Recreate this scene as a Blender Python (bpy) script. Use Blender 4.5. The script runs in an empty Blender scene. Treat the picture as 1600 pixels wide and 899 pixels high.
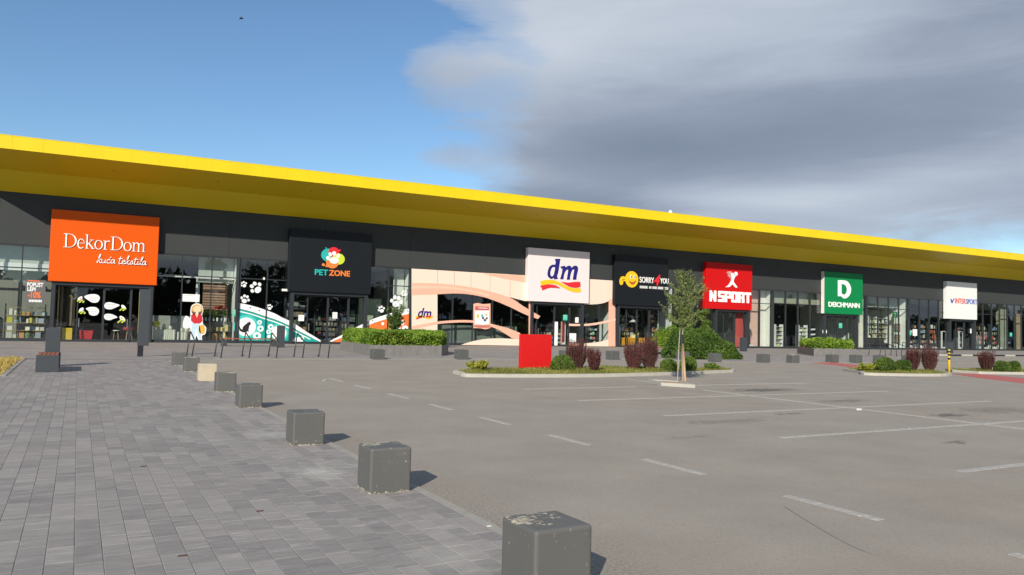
import bpy, bmesh, math, random
import numpy as np
from mathutils import Vector, Matrix
random.seed(7); rng = np.random.default_rng(7)
C = bpy.context.scene.collection
S = bpy.context.scene
PI = math.pi

# ------------------------------------------------------------------ camera
# world: X runs along the shop front (to the right), Y towards it, Z up; camera 1.6 m above the ground
VX = np.array([3000-800, 562-449.5]); VY = np.array([122-800, 490.5-449.5])
F = math.sqrt(-VX@VY)
AX = np.array([VX[0], VX[1], F]); AX /= np.linalg.norm(AX)
AY = np.array([VY[0], VY[1], F]); AY /= np.linalg.norm(AY)
AZ = np.cross(AX, AY)
if AZ[1] > 0: AZ = -AZ
EYE = 1.6
cam = bpy.data.objects.new('camera', bpy.data.cameras.new('camera')); C.objects.link(cam)
right = Vector((AX[0], AY[0], AZ[0])); up = -Vector((AX[1], AY[1], AZ[1])); back = -Vector((AX[2], AY[2], AZ[2]))
M = Matrix((right, up, back)).transposed().to_4x4(); M.translation = Vector((0, 0, EYE))
cam.matrix_world = M
cam.data.sensor_width = 36; cam.data.lens = F/1600*36
cam.data.clip_start = .05; cam.data.clip_end = 5000
S.camera = cam
def ray(px, py):
    d = np.array([px-800, py-449.5, F]); return d@AX, d@AY, d@AZ
def G(px, py, z=0.0):                     # a point of the ground
    r = ray(px, py); t = (z-EYE)/r[2]; return r[0]*t, r[1]*t
def W(px, py, y=50.8):                    # a point (x, z) of a plane parallel to the shop front
    r = ray(px, py); t = y/r[1]; return r[0]*t, EYE+r[2]*t

# ------------------------------------------------------------------ world, sun, exposure
SUN = Vector((-.94, -1.0, .72)).normalized()
elev = math.asin(SUN.z); azim = math.atan2(SUN.x, SUN.y)
w = bpy.data.worlds.new('World'); S.world = w; w.use_nodes = True
nt = w.node_tree; nt.nodes.clear()
def N(nt, t, **k):
    n = nt.nodes.new(t)
    for a, b in k.items():
        if a.startswith('_'): n.inputs[a[1:].replace('_', ' ')].default_value = b
        elif a[0] == 'i' and a[1:].isdigit(): n.inputs[int(a[1:])].default_value = b
        else: setattr(n, a, b)
    return n
def mth(nt, op, a, b=None, c=None, clamp=False):
    n = nt.nodes.new('ShaderNodeMath'); n.operation = op; n.use_clamp = clamp
    for i, v in enumerate((a, b, c)):
        if v is None: continue
        if isinstance(v, (int, float)): n.inputs[i].default_value = v
        else: nt.links.new(v, n.inputs[i])
    return n.outputs[0]
def ramp(nt, fac, stops, interp='LINEAR'):
    n = nt.nodes.new('ShaderNodeValToRGB'); n.color_ramp.interpolation = interp
    els = n.color_ramp.elements
    while len(els) < len(stops): els.new(.5)
    for e, (p, c) in zip(els, stops):
        e.position = p; e.color = (*c, 1) if not isinstance(c, (int, float)) else (c, c, c, 1)
    nt.links.new(fac, n.inputs[0]); return n.outputs[0]
sky = N(nt, 'ShaderNodeTexSky', sky_type='NISHITA', sun_disc=False, sun_elevation=elev, sun_rotation=azim,
        altitude=150, air_density=1.0, dust_density=0.05, ozone_density=3.0)
bg = N(nt, 'ShaderNodeBackground', _Strength=.105); 
tint = nt.nodes.new('ShaderNodeMix'); tint.data_type = 'RGBA'; tint.blend_type = 'MULTIPLY'; tint.inputs[0].default_value = 1; tint.inputs[7].default_value = (.93, 1.05, 1.10, 1)
nt.links.new(sky.outputs[0], tint.inputs[6]); nt.links.new(tint.outputs[2], bg.inputs[0])
tc = N(nt, 'ShaderNodeTexCoord'); sp = N(nt, 'ShaderNodeSeparateXYZ'); nt.links.new(tc.outputs['Generated'], sp.inputs[0])
az = mth(nt, 'ARCTAN2', sp.outputs[0], sp.outputs[1])
el = mth(nt, 'ARCSINE', sp.outputs[2])
def skynoise(sa, se, ox, detail, rough, dist=0.0):
    cb = N(nt, 'ShaderNodeCombineXYZ'); cb.inputs[2].default_value = ox
    nt.links.new(mth(nt, 'MULTIPLY', az, sa), cb.inputs[0]); nt.links.new(mth(nt, 'MULTIPLY', el, se), cb.inputs[1])
    n = N(nt, 'ShaderNodeTexNoise', _Scale=1.0, _Detail=detail, _Roughness=rough, _Distortion=dist)
    nt.links.new(cb.outputs[0], n.inputs['Vector']); return n.outputs[0]
n1 = skynoise(2.2, 10.5, 3.3, 6, .55, .3)
n2 = skynoise(5, 26, 9.1, 8, .6, .6)
n3 = skynoise(2.0, 8.0, 21.4, 4, .45, .2)
def blob(a0, e0, ra, re, amp):             # a soft cloud mass centred on a heading and an elevation (degrees)
    da = mth(nt, 'DIVIDE', mth(nt, 'SUBTRACT', az, math.radians(a0)), math.radians(ra))
    de = mth(nt, 'DIVIDE', mth(nt, 'SUBTRACT', el, math.radians(e0)), math.radians(re))
    r2 = mth(nt, 'ADD', mth(nt, 'MULTIPLY', da, da), mth(nt, 'MULTIPLY', de, de))
    return mth(nt, 'MULTIPLY', mth(nt, 'EXPONENT', mth(nt, 'MULTIPLY', r2, -1)), amp)
# bank edge: cloud lies beyond heading ~23 degrees; two tongues reach further left
edge = mth(nt, 'DIVIDE', mth(nt, 'SUBTRACT', az, math.radians(25.6)), math.radians(5.6))
edge = mth(nt, 'MINIMUM', edge, 1.5)
t_ = mth(nt, 'ADD', edge, blob(22.5, 18.0, 4.0, 2.2, 1.15))
t_ = mth(nt, 'ADD', t_, blob(23.5, 11.9, 4.0, .9, .75))
t_ = mth(nt, 'ADD', t_, blob(24.5, 26, 3.5, 3.5, .8))
t_ = mth(nt, 'SUBTRACT', t_, blob(27, 21.8, 3.0, 1.5, .3))
t_ = mth(nt, 'ADD', t_, mth(nt, 'MULTIPLY', mth(nt, 'SUBTRACT', n1, .5), 1.3))
t_ = mth(nt, 'ADD', t_, mth(nt, 'MULTIPLY', mth(nt, 'SUBTRACT', n2, .5), 1.8))
t_ = mth(nt, 'SUBTRACT', t_, blob(63, 4.5, 18, 3.2, 1.5))
mask = mth(nt, 'MULTIPLY', mth(nt, 'ADD', t_, .25), .85, clamp=True)
mask = ramp(nt, mask, [(0, 0.0), (.5, .58), (1, .97)], 'EASE')
# density shading of the cloud body (thick parts darker)
d_ = mth(nt, 'ADD', .36, blob(54, 14.2, 17, 3.6, .47))
d_ = mth(nt, 'ADD', d_, blob(38, 12.6, 8, 2.0, .33))
d_ = mth(nt, 'ADD', d_, blob(62, 20, 10, 3.0, .18))
d_ = mth(nt, 'ADD', d_, blob(34, 8.6, 9, 1.5, .42))
d_ = mth(nt, 'SUBTRACT', d_, blob(41, 8.0, 5, .5, .22))
d_ = mth(nt, 'SUBTRACT', d_, blob(29, 20.5, 8, 4.0, .26))
d_ = mth(nt, 'SUBTRACT', d_, blob(48, 9.2, 9, .9, .30))
d_ = mth(nt, 'SUBTRACT', d_, blob(58, 10.2, 4, .9, .12))
d_ = mth(nt, 'ADD', d_, mth(nt, 'MULTIPLY', mth(nt, 'SUBTRACT', n3, .5), .75))
d_ = mth(nt, 'ADD', d_, mth(nt, 'MULTIPLY', mth(nt, 'SUBTRACT', n2, .5), .36), clamp=True)
ccol = ramp(nt, d_, [(0, (.55, .60, .67)), (.3, (.42, .475, .56)), (.6, (.26, .305, .39)), (1, (.175, .215, .29))])
bg2 = N(nt, 'ShaderNodeBackground', _Strength=1.0); nt.links.new(ccol, bg2.inputs[0])
mx = N(nt, 'ShaderNodeMixShader'); nt.links.new(mask, mx.inputs[0]); nt.links.new(bg.outputs[0], mx.inputs[1]); nt.links.new(bg2.outputs[0], mx.inputs[2])
out = N(nt, 'ShaderNodeOutputWorld'); nt.links.new(mx.outputs[0], out.inputs[0])

sun = bpy.data.objects.new('sun', bpy.data.lights.new('sun', 'SUN')); C.objects.link(sun)
sun.data.energy = 5.0; sun.data.angle = math.radians(.5); sun.data.color = (1.0, .93, .81)
sun.rotation_euler = SUN.to_track_quat('Z', 'Y').to_euler(); sun.location = (-20, -20, 30)
S.view_settings.view_transform = 'Standard'; S.view_settings.look = 'None'
S.view_settings.exposure = .15; S.view_settings.gamma = 1; S.view_settings.use_curve_mapping = False
S.cycles.max_bounces = 8; S.cycles.transparent_max_bounces = 24
S.cycles.glossy_bounces = 3; S.cycles.diffuse_bounces = 4

# ------------------------------------------------------------------ materials
def new_mat(name):
    m = bpy.data.materials.new(name); m.use_nodes = True
    nt = m.node_tree; return m, nt, nt.nodes['Principled BSDF']
def coords(nt, scale=(1, 1, 1), world=True):
    if world:
        g = N(nt, 'ShaderNodeNewGeometry'); o = g.outputs['Position']
    else:
        g = N(nt, 'ShaderNodeTexCoord'); o = g.outputs['Object']
    mp = N(nt, 'ShaderNodeMapping'); mp.inputs['Scale'].default_value = scale
    nt.links.new(o, mp.inputs[0]); return mp.outputs[0]
def noise(nt, vec, scale, detail=4, rough=.55, dist=0):
    n = N(nt, 'ShaderNodeTexNoise', _Scale=scale, _Detail=detail, _Roughness=rough, _Distortion=dist)
    nt.links.new(vec, n.inputs['Vector']); return n.outputs[0]
def mix(nt, fac, a, b, mode='MIX'):
    n = nt.nodes.new('ShaderNodeMix'); n.data_type = 'RGBA'; n.blend_type = mode; n.clamp_factor = True
    for s, v in ((0, fac), (6, a), (7, b)):
        if isinstance(v, (int, float)): n.inputs[s].default_value = v
        elif isinstance(v, tuple): n.inputs[s].default_value = (*v, 1)
        else: nt.links.new(v, n.inputs[s])
    return n.outputs[2]
def bump(nt, b, h, strength, dist=.01):
    n = N(nt, 'ShaderNodeBump', _Strength=strength, _Distance=dist)
    nt.links.new(h, n.inputs['Height']); nt.links.new(n.outputs[0], b.inputs['Normal'])
MC = {}
def mat(name, col, rough=.6, var=.12, scale=3, bstr=0, bscale=60, metal=0, spec=.5, aniso=(1, 1, 1)):
    if name in MC: return MC[name]
    m, nt, b = new_mat(name)
    v = coords(nt, aniso)
    n = noise(nt, v, scale, 5, .6)
    c = mix(nt, n, tuple(x*(1-var) for x in col), tuple(min(1, x*(1+var)) for x in col))
    nt.links.new(c, b.inputs['Base Color'])
    b.inputs['Roughness'].default_value = rough; b.inputs['Metallic'].default_value = metal
    b.inputs['Specular IOR Level'].default_value = spec
    if bstr: bump(nt, b, noise(nt, v, bscale, 4), bstr)
    MC[name] = m; return m
def attr(nt, name):
    a = N(nt, 'ShaderNodeAttribute', attribute_name=name); return a
def mat_asphalt():
    m, nt, b = new_mat('asphalt')
    v = coords(nt)
    big = noise(nt, v, .09, 4, .5); mid = noise(nt, v, .8, 5, .6); fine = noise(nt, v, 90, 3, .7)
    c = mix(nt, ramp(nt, big, [(.35, 0.), (.65, 1.)]), (.305, .260, .212), (.298, .270, .232))
    c = mix(nt, .45, c, mix(nt, ramp(nt, mid, [(.3, 0.), (.7, 1.)]), (.225, .200, .166), (.355, .320, .272)))
    # driven-over grit: light and dark stones
    vo = N(nt, 'ShaderNodeTexVoronoi', _Scale=70.0); nt.links.new(v, vo.inputs['Vector'])
    c = mix(nt, ramp(nt, vo.outputs['Color'], [(.1, .22), (.5, 0.)]), c, (.14, .13, .12))
    c = mix(nt, ramp(nt, fine, [(.56, 0.), (.74, .6)]), c, (.60, .55, .48))
    gr = noise(nt, v, 28, 5, .8); c = mix(nt, ramp(nt, gr, [(.30, .5), (.48, 0.)]), c, (.17, .155, .135))
    sp = N(nt, 'ShaderNodeSeparateXYZ'); nt.links.new(v, sp.inputs[0])
    # coarse, darker, gritty strip of asphalt beside the flush kerb
    wob = mth(nt, 'MULTIPLY', noise(nt, v, 1.2, 3), 1.2)
    strip = mth(nt, 'SUBTRACT', 1, mth(nt, 'DIVIDE', mth(nt, 'SUBTRACT', sp.outputs[0], 2.9), mth(nt, 'ADD', .35, wob)), clamp=True)
    inY = mth(nt, 'LESS_THAN', sp.outputs[1], 29.0)
    grit = noise(nt, v, 38, 4, .75)
    gc = mix(nt, ramp(nt, grit, [(.36, 0.), (.62, 1.)]), (.12, .105, .088), (.38, .33, .275))
    c = mix(nt, mth(nt, 'MULTIPLY', mth(nt, 'MULTIPLY', strip, inY), .8), c, gc)
    # oil drips and other darker patches, each with a ragged outline
    for (sx, sy, rx, ry, k) in DARK_PATCHES:
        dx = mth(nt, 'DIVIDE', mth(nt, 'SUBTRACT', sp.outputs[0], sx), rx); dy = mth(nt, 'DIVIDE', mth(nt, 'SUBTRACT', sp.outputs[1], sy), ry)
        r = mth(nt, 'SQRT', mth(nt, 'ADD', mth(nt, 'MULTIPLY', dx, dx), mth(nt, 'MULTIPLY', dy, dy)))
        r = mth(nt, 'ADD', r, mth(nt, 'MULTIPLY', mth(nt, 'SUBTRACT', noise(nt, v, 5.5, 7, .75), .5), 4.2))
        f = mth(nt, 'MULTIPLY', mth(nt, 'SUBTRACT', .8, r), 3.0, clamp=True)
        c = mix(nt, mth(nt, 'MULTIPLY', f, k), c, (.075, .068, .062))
    nt.links.new(c, b.inputs['Base Color']); b.inputs['Roughness'].default_value = .93
    b.inputs['Specular IOR Level'].default_value = .25
    bump(nt, b, noise(nt, v, 110, 3, .8), .5, .006)
    return m
def mat_paver(tone_random=True):
    m, nt, b = new_mat('paving_stone_concrete')
    v = coords(nt)
    oi = N(nt, 'ShaderNodeObjectInfo'); a = attr(nt, 'tone')
    t = mth(nt, 'FRACT', mth(nt, 'ADD', mth(nt, 'MULTIPLY', oi.outputs['Random'], 7.0), a.outputs['Fac']))
    # marbled blend of greys that changes from stone to stone
    off = N(nt, 'ShaderNodeCombineXYZ'); nt.links.new(mth(nt, 'MULTIPLY', t, 37.), off.inputs[2])
    ad = N(nt, 'ShaderNodeVectorMath', operation='ADD'); nt.links.new(v, ad.inputs[0]); nt.links.new(off.outputs[0], ad.inputs[1])
    mp = N(nt, 'ShaderNodeMapping'); mp.inputs['Scale'].default_value = (2.4, 11.0, 1); nt.links.new(ad.outputs[0], mp.inputs[0])
    st = noise(nt, mp.outputs[0], 1.0, 6, .66, 1.1)
    c = ramp(nt, st, [(.25, (.135, .126, .121)), (.42, (.225, .207, .195)), (.56, (.275, .252, .236)), (.72, (.45, .412, .38))])
    c = mix(nt, .42, c, ramp(nt, t, [(0, (.17, .160, .154)), (.5, (.262, .240, .226)), (1, (.36, .328, .305))]))
    big = noise(nt, v, .35, 3, .5)
    c = mix(nt, ramp(nt, big, [(.42, 0.), (.72, .30)]), c, (.31, .265, .245))
    fine = noise(nt, v, 160, 2, .7)
    c = mix(nt, ramp(nt, fine, [(.3, .22), (.55, 0.)]), c, (.11, .105, .10))
    c = mix(nt, ramp(nt, fine, [(.62, 0.), (.8, .3)]), c, (.42, .41, .39))
    sp = N(nt, 'ShaderNodeSeparateXYZ'); nt.links.new(v, sp.inputs[0])
    for (sx, sy, rx, ry, k) in DUST:
        dx = mth(nt, 'DIVIDE', mth(nt, 'SUBTRACT', sp.outputs[0], sx), rx); dy = mth(nt, 'DIVIDE', mth(nt, 'SUBTRACT', sp.outputs[1], sy), ry)
        r = mth(nt, 'SQRT', mth(nt, 'ADD', mth(nt, 'MULTIPLY', dx, dx), mth(nt, 'MULTIPLY', dy, dy)))
        r = mth(nt, 'ADD', r, mth(nt, 'MULTIPLY', mth(nt, 'SUBTRACT', noise(nt, v, 6, 5, .7), .5), 1.6))
        f = mth(nt, 'MULTIPLY', mth(nt, 'SUBTRACT', 1.0, r), 1.3, clamp=True)
        c = mix(nt, mth(nt, 'MULTIPLY', f, k), c, (.50, .48, .42))
    nt.links.new(c, b.inputs['Base Color']); b.inputs['Roughness'].default_value = .85
    b.inputs['Specular IOR Level'].default_value = .3
    bump(nt, b, noise(nt, v, 120, 3, .7), .35, .004)
    return m
DARK_PATCHES = [(16.3, 15.2, 1.5, .55, .75), (15.9, 12.3, 1.0, .35, .45), (15.4, 9.5, .62, .30, .75), (17.6, 9.75, 1.7, .75, .35),
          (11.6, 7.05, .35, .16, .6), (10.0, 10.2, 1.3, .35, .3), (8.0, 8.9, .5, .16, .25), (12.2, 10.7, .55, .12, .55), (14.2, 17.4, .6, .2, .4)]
DUST = [(2.25, 8.1, .34, .5, .5), (2.35, 11.0, .35, .6, .3), (2.25, 4.9, .35, .5, .25), (2.3, 14.5, .4, .4, .25)]
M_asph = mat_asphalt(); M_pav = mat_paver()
M_joint = mat('joint_sand', (.16, .147, .135), .95, .3, 20)
M_kerb = mat('kerb_concrete', (.30, .28, .245), .9, .22, 6, .3, 90)
M_kerbw = mat('kerb_pale', (.42, .395, .34), .9, .2, 5, .3, 90)
M_walk = mat_paver()
M_clad = None
def mat_clad():
    m, nt, b = new_mat('grey_metal_cladding')
    v = coords(nt); sp = N(nt, 'ShaderNodeSeparateXYZ'); nt.links.new(v, sp.inputs[0])
    n = noise(nt, v, .6, 3)
    c = mix(nt, n, (.037, .042, .043), (.047, .050, .049))
    saw = mth(nt, 'FRACT', mth(nt, 'DIVIDE', sp.outputs[2], .12))
    groove = mth(nt, 'LESS_THAN', saw, .12)
    c = mix(nt, mth(nt, 'MULTIPLY', groove, .25), c, (.03, .034, .036))
    nt.links.new(c, b.inputs['Base Color']); b.inputs['Roughness'].default_value = .6
    b.inputs['Specular IOR Level'].default_value = .25
    bump(nt, b, mth(nt, 'SUBTRACT', 1, groove), .3, .004); return m
M_clad = mat_clad()
M_yel = mat('yellow_fascia_sheet', (.74, .545, .001), .42, .10, .9, aniso=(1, 1, .15))
M_yels = mat('yellow_soffit_sheet', (.70, .505, .002), .5, .05, .6)
M_frame = mat('anthracite_frame', (.026, .030, .034), .45, .15, 2)
M_dark = mat('anthracite_steel', (.045, .052, .058), .5, .15, 4)
M_black = mat('black_steel', (.016, .017, .019), .4, .2, 5)
M_white = mat('white_lacquer', (.80, .79, .77), .45, .03, 1)
M_letter = mat('white_letter_acrylic', (.88, .87, .84), .4, .02, 1)
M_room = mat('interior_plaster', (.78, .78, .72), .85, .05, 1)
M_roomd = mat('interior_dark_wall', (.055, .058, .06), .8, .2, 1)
M_floor_in = mat('interior_tile', (.16, .155, .15), .4, .1, 2)
M_roof = mat('roof_membrane', (.30, .30, .30), .9)
M_orange = mat('orange_sign_panel', (.68, .088, .000), .55, .03, .5, spec=.2)
M_red = mat('red_sign_panel', (.54, .005, .006), .55, .04, .5, spec=.2)
M_redb = mat('red_painted_box', (.58, .010, .010), .55, .07, 3, spec=.3)
M_green = mat('green_sign_panel', (.002, .205, .06), .55, .04, .5, spec=.2)
M_bsign = mat('black_sign_panel', (.008, .010, .013), .5, .1, .5, spec=.25)
M_pinkw = mat('pinkish_white_panel', (.76, .665, .66), .45, .02, .5)
M_cream = mat('cream_film', (.80, .63, .51), .5, .03, .5)
M_peach = mat('peach_film', (.80, .42, .30), .5, .03, .5)
M_teal = mat('teal_film', (.005, .34, .29), .45, .04, .5)
M_teal2 = mat('light_teal_film', (.06, .52, .45), .45, .04, .5)
M_oran = mat('orange_film', (.84, .17, .035), .45, .04, .5)
M_film = mat('white_film', (.82, .82, .80), .5, .03, .5)
M_bfilm = mat('black_film', (.012, .012, .012), .5)
M_skin = mat('printed_skin', (.78, .48, .30), .6)
M_straw = mat('printed_straw', (.80, .62, .30), .6)
M_pred = mat('printed_red', (.55, .02, .03), .5)
M_pblue = mat('printed_pale_blue', (.50, .64, .72), .5)
M_pora = mat('printed_orange', (.82, .40, .05), .5)
M_navy = mat('navy_letter', (.012, .010, .16), .4)
M_yl = mat('yellow_print', (.85, .50, .01), .4)
M_rd = mat('red_print', (.70, .02, .03), .4)
M_tq = mat('turquoise_print', (.02, .42, .38), .4)
M_lime = mat('lime_print', (.55, .66, .04), .4)
M_orp = mat('orange_print', (.85, .22, .04), .4)
M_wood = mat('bench_wood', (.30, .085, .035), .6, .3, 4, .2, 30, aniso=(1, 8, 1))
M_stake = mat('stake_wood', (.42, .27, .16), .8, .25, 6, .3, 40)
M_bark = mat('pale_bark', (.27, .23, .18), .85, .25, 14, .3, 60)
M_twig = mat('dark_twig', (.09, .045, .035), .85, .3, 20)
M_line = None
def mat_line():
    m, nt, b = new_mat('road_paint')
    v = coords(nt)
    n = noise(nt, v, 14, 5, .75); f = noise(nt, v, 60, 3, .7)
    c = mix(nt, ramp(nt, n, [(.34, .6), (.48, 0.)]), (.34, .32, .29), (.76, .73, .68))
    c = mix(nt, ramp(nt, f, [(.5, 0.), (.7, .5)]), c, (.32, .30, .27))
    nt.links.new(c, b.inputs['Base Color']); b.inputs['Roughness'].default_value = .85; return m
M_line = mat_line()
M_redline = mat('red_lane_paint', (.42, .10, .09), .85, .2, 3)
M_soil = mat('dry_soil', (.36, .26, .16), .95, .3, 8, .5, 60)
M_lawn = mat('thin_turf', (.20, .18, .05), .95, .4, 5, .5, 60)
def mat_glass():
    m, nt, b = new_mat('shop_glass'); nt.nodes.remove(b)
    tr = N(nt, 'ShaderNodeBsdfTransparent', _Color=(.90, .93, .92, 1))
    gl = N(nt, 'ShaderNodeBsdfGlossy', _Roughness=.0, _Color=(.95, .97, 1, 1))
    lw = N(nt, 'ShaderNodeLayerWeight', _Blend=.5)
    v = coords(nt); n = N(nt, 'ShaderNodeBump', _Strength=.04, _Distance=.02)
    nt.links.new(noise(nt, v, .7, 1), n.inputs['Height'])
    nt.links.new(n.outputs[0], gl.inputs['Normal'])
    f = mth(nt, 'ADD', mth(nt, 'MULTIPLY', mth(nt, 'POWER', lw.outputs['Facing'], 4.0), .75), .055, clamp=True)
    mxs = N(nt, 'ShaderNodeMixShader'); nt.links.new(f, mxs.inputs[0])
    nt.links.new(tr.outputs[0], mxs.inputs[1]); nt.links.new(gl.outputs[0], mxs.inputs[2])
    nt.links.new(mxs.outputs[0], nt.nodes['Material Output'].inputs[0]); return m
M_glass = mat_glass()
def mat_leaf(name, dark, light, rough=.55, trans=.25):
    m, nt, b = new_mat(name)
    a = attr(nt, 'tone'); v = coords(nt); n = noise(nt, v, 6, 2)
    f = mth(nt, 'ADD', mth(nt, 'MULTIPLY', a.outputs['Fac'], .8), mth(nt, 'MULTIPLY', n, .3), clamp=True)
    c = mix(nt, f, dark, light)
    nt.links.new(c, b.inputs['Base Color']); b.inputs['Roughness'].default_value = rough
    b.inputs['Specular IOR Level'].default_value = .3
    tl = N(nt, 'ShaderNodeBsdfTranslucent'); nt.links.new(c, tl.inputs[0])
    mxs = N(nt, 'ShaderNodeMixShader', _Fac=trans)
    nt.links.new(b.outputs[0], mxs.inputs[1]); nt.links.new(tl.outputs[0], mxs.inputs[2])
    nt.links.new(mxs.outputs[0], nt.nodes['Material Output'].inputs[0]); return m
L_box = mat_leaf('boxwood_leaf', (.06, .12, .012), (.23, .35, .035))
L_hedge = mat_leaf('laurel_leaf', (.028, .065, .010), (.115, .19, .028))
L_ball = mat_leaf('clipped_green_leaf', (.045, .09, .014), (.15, .22, .035))
L_barb = mat_leaf('barberry_leaf', (.055, .014, .016), (.19, .050, .045))
L_jun = mat_leaf('golden_juniper_leaf', (.09, .11, .015), (.36, .36, .04))
L_tree = mat_leaf('olive_green_leaf', (.06, .095, .028), (.24, .29, .09))
L_far = mat_leaf('far_wood_leaf', (.012, .022, .006), (.045, .065, .018))
L_grass = mat_leaf('short_grass', (.10, .12, .02), (.34, .32, .08))
L_dry = mat_leaf('dry_grass', (.30, .22, .05), (.60, .46, .14))
def mat_attrcol(name, rough=.6):
    m, nt, b = new_mat(name); a = attr(nt, 'col')
    nt.links.new(a.outputs['Color'], b.inputs['Base Color']); b.inputs['Roughness'].default_value = rough; return m
M_goods = mat_attrcol('shop_goods')
def mat_bollard():
    m, nt, b = new_mat('bollard_paint')
    v = coords(nt, world=False); oi = N(nt, 'ShaderNodeObjectInfo')
    off = N(nt, 'ShaderNodeVectorMath', operation='ADD'); nt.links.new(v, off.inputs[0])
    cb = N(nt, 'ShaderNodeCombineXYZ'); nt.links.new(mth(nt, 'MULTIPLY', oi.outputs['Random'], 50), cb.inputs[0]); nt.links.new(cb.outputs[0], off.inputs[1]); v2 = off.outputs[0]
    n = noise(nt, v2, 3.5, 4); c = mix(nt, n, (.084, .085, .082), (.122, .123, .114))
    streak = N(nt, 'ShaderNodeMapping'); streak.inputs['Scale'].default_value = (14, 14, 1.2); nt.links.new(v2, streak.inputs[0])
    c = mix(nt, mth(nt, 'MULTIPLY', noise(nt, streak.outputs[0], 1.5, 4), .5), c, (.11, .098, .088))
    sp = N(nt, 'ShaderNodeSeparateXYZ'); nt.links.new(v, sp.inputs[0])
    top = mth(nt, 'MULTIPLY', mth(nt, 'SUBTRACT', sp.outputs[2], .402), 70, clamp=True)
    bot = mth(nt, 'MULTIPLY', mth(nt, 'SUBTRACT', .040, sp.outputs[2]), 36, clamp=True)
    patch = ramp(nt, noise(nt, v2, 3.0, 2), [(.44, 0.), (.58, 1.)])
    th = mth(nt, 'ADD', mth(nt, 'MULTIPLY', mth(nt, 'MULTIPLY', top, patch), .20), mth(nt, 'MULTIPLY', bot, .20))
    chip = mth(nt, 'ADD', noise(nt, v2, 26, 5, .7), th)
    f = ramp(nt, chip, [(.655, 0.), (.675, 1.)])
    cc = mix(nt, noise(nt, v2, 18, 2), (.52, .47, .36), (.30, .25, .17))
    c = mix(nt, f, c, cc)
    nt.links.new(c, b.inputs['Base Color']); b.inputs['Roughness'].default_value = .6
    bump(nt, b, mth(nt, 'MULTIPLY', f, -1), .6, .003); return m
M_boll = mat_bollard()
M_bollraw = mat('bare_beige_concrete', (.50, .42, .30), .9, .18, 7, .4, 50)
M_bollpav = mat('rough_grey_concrete', (.085, .087, .083), .9, .35, 12, .5, 50)

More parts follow.
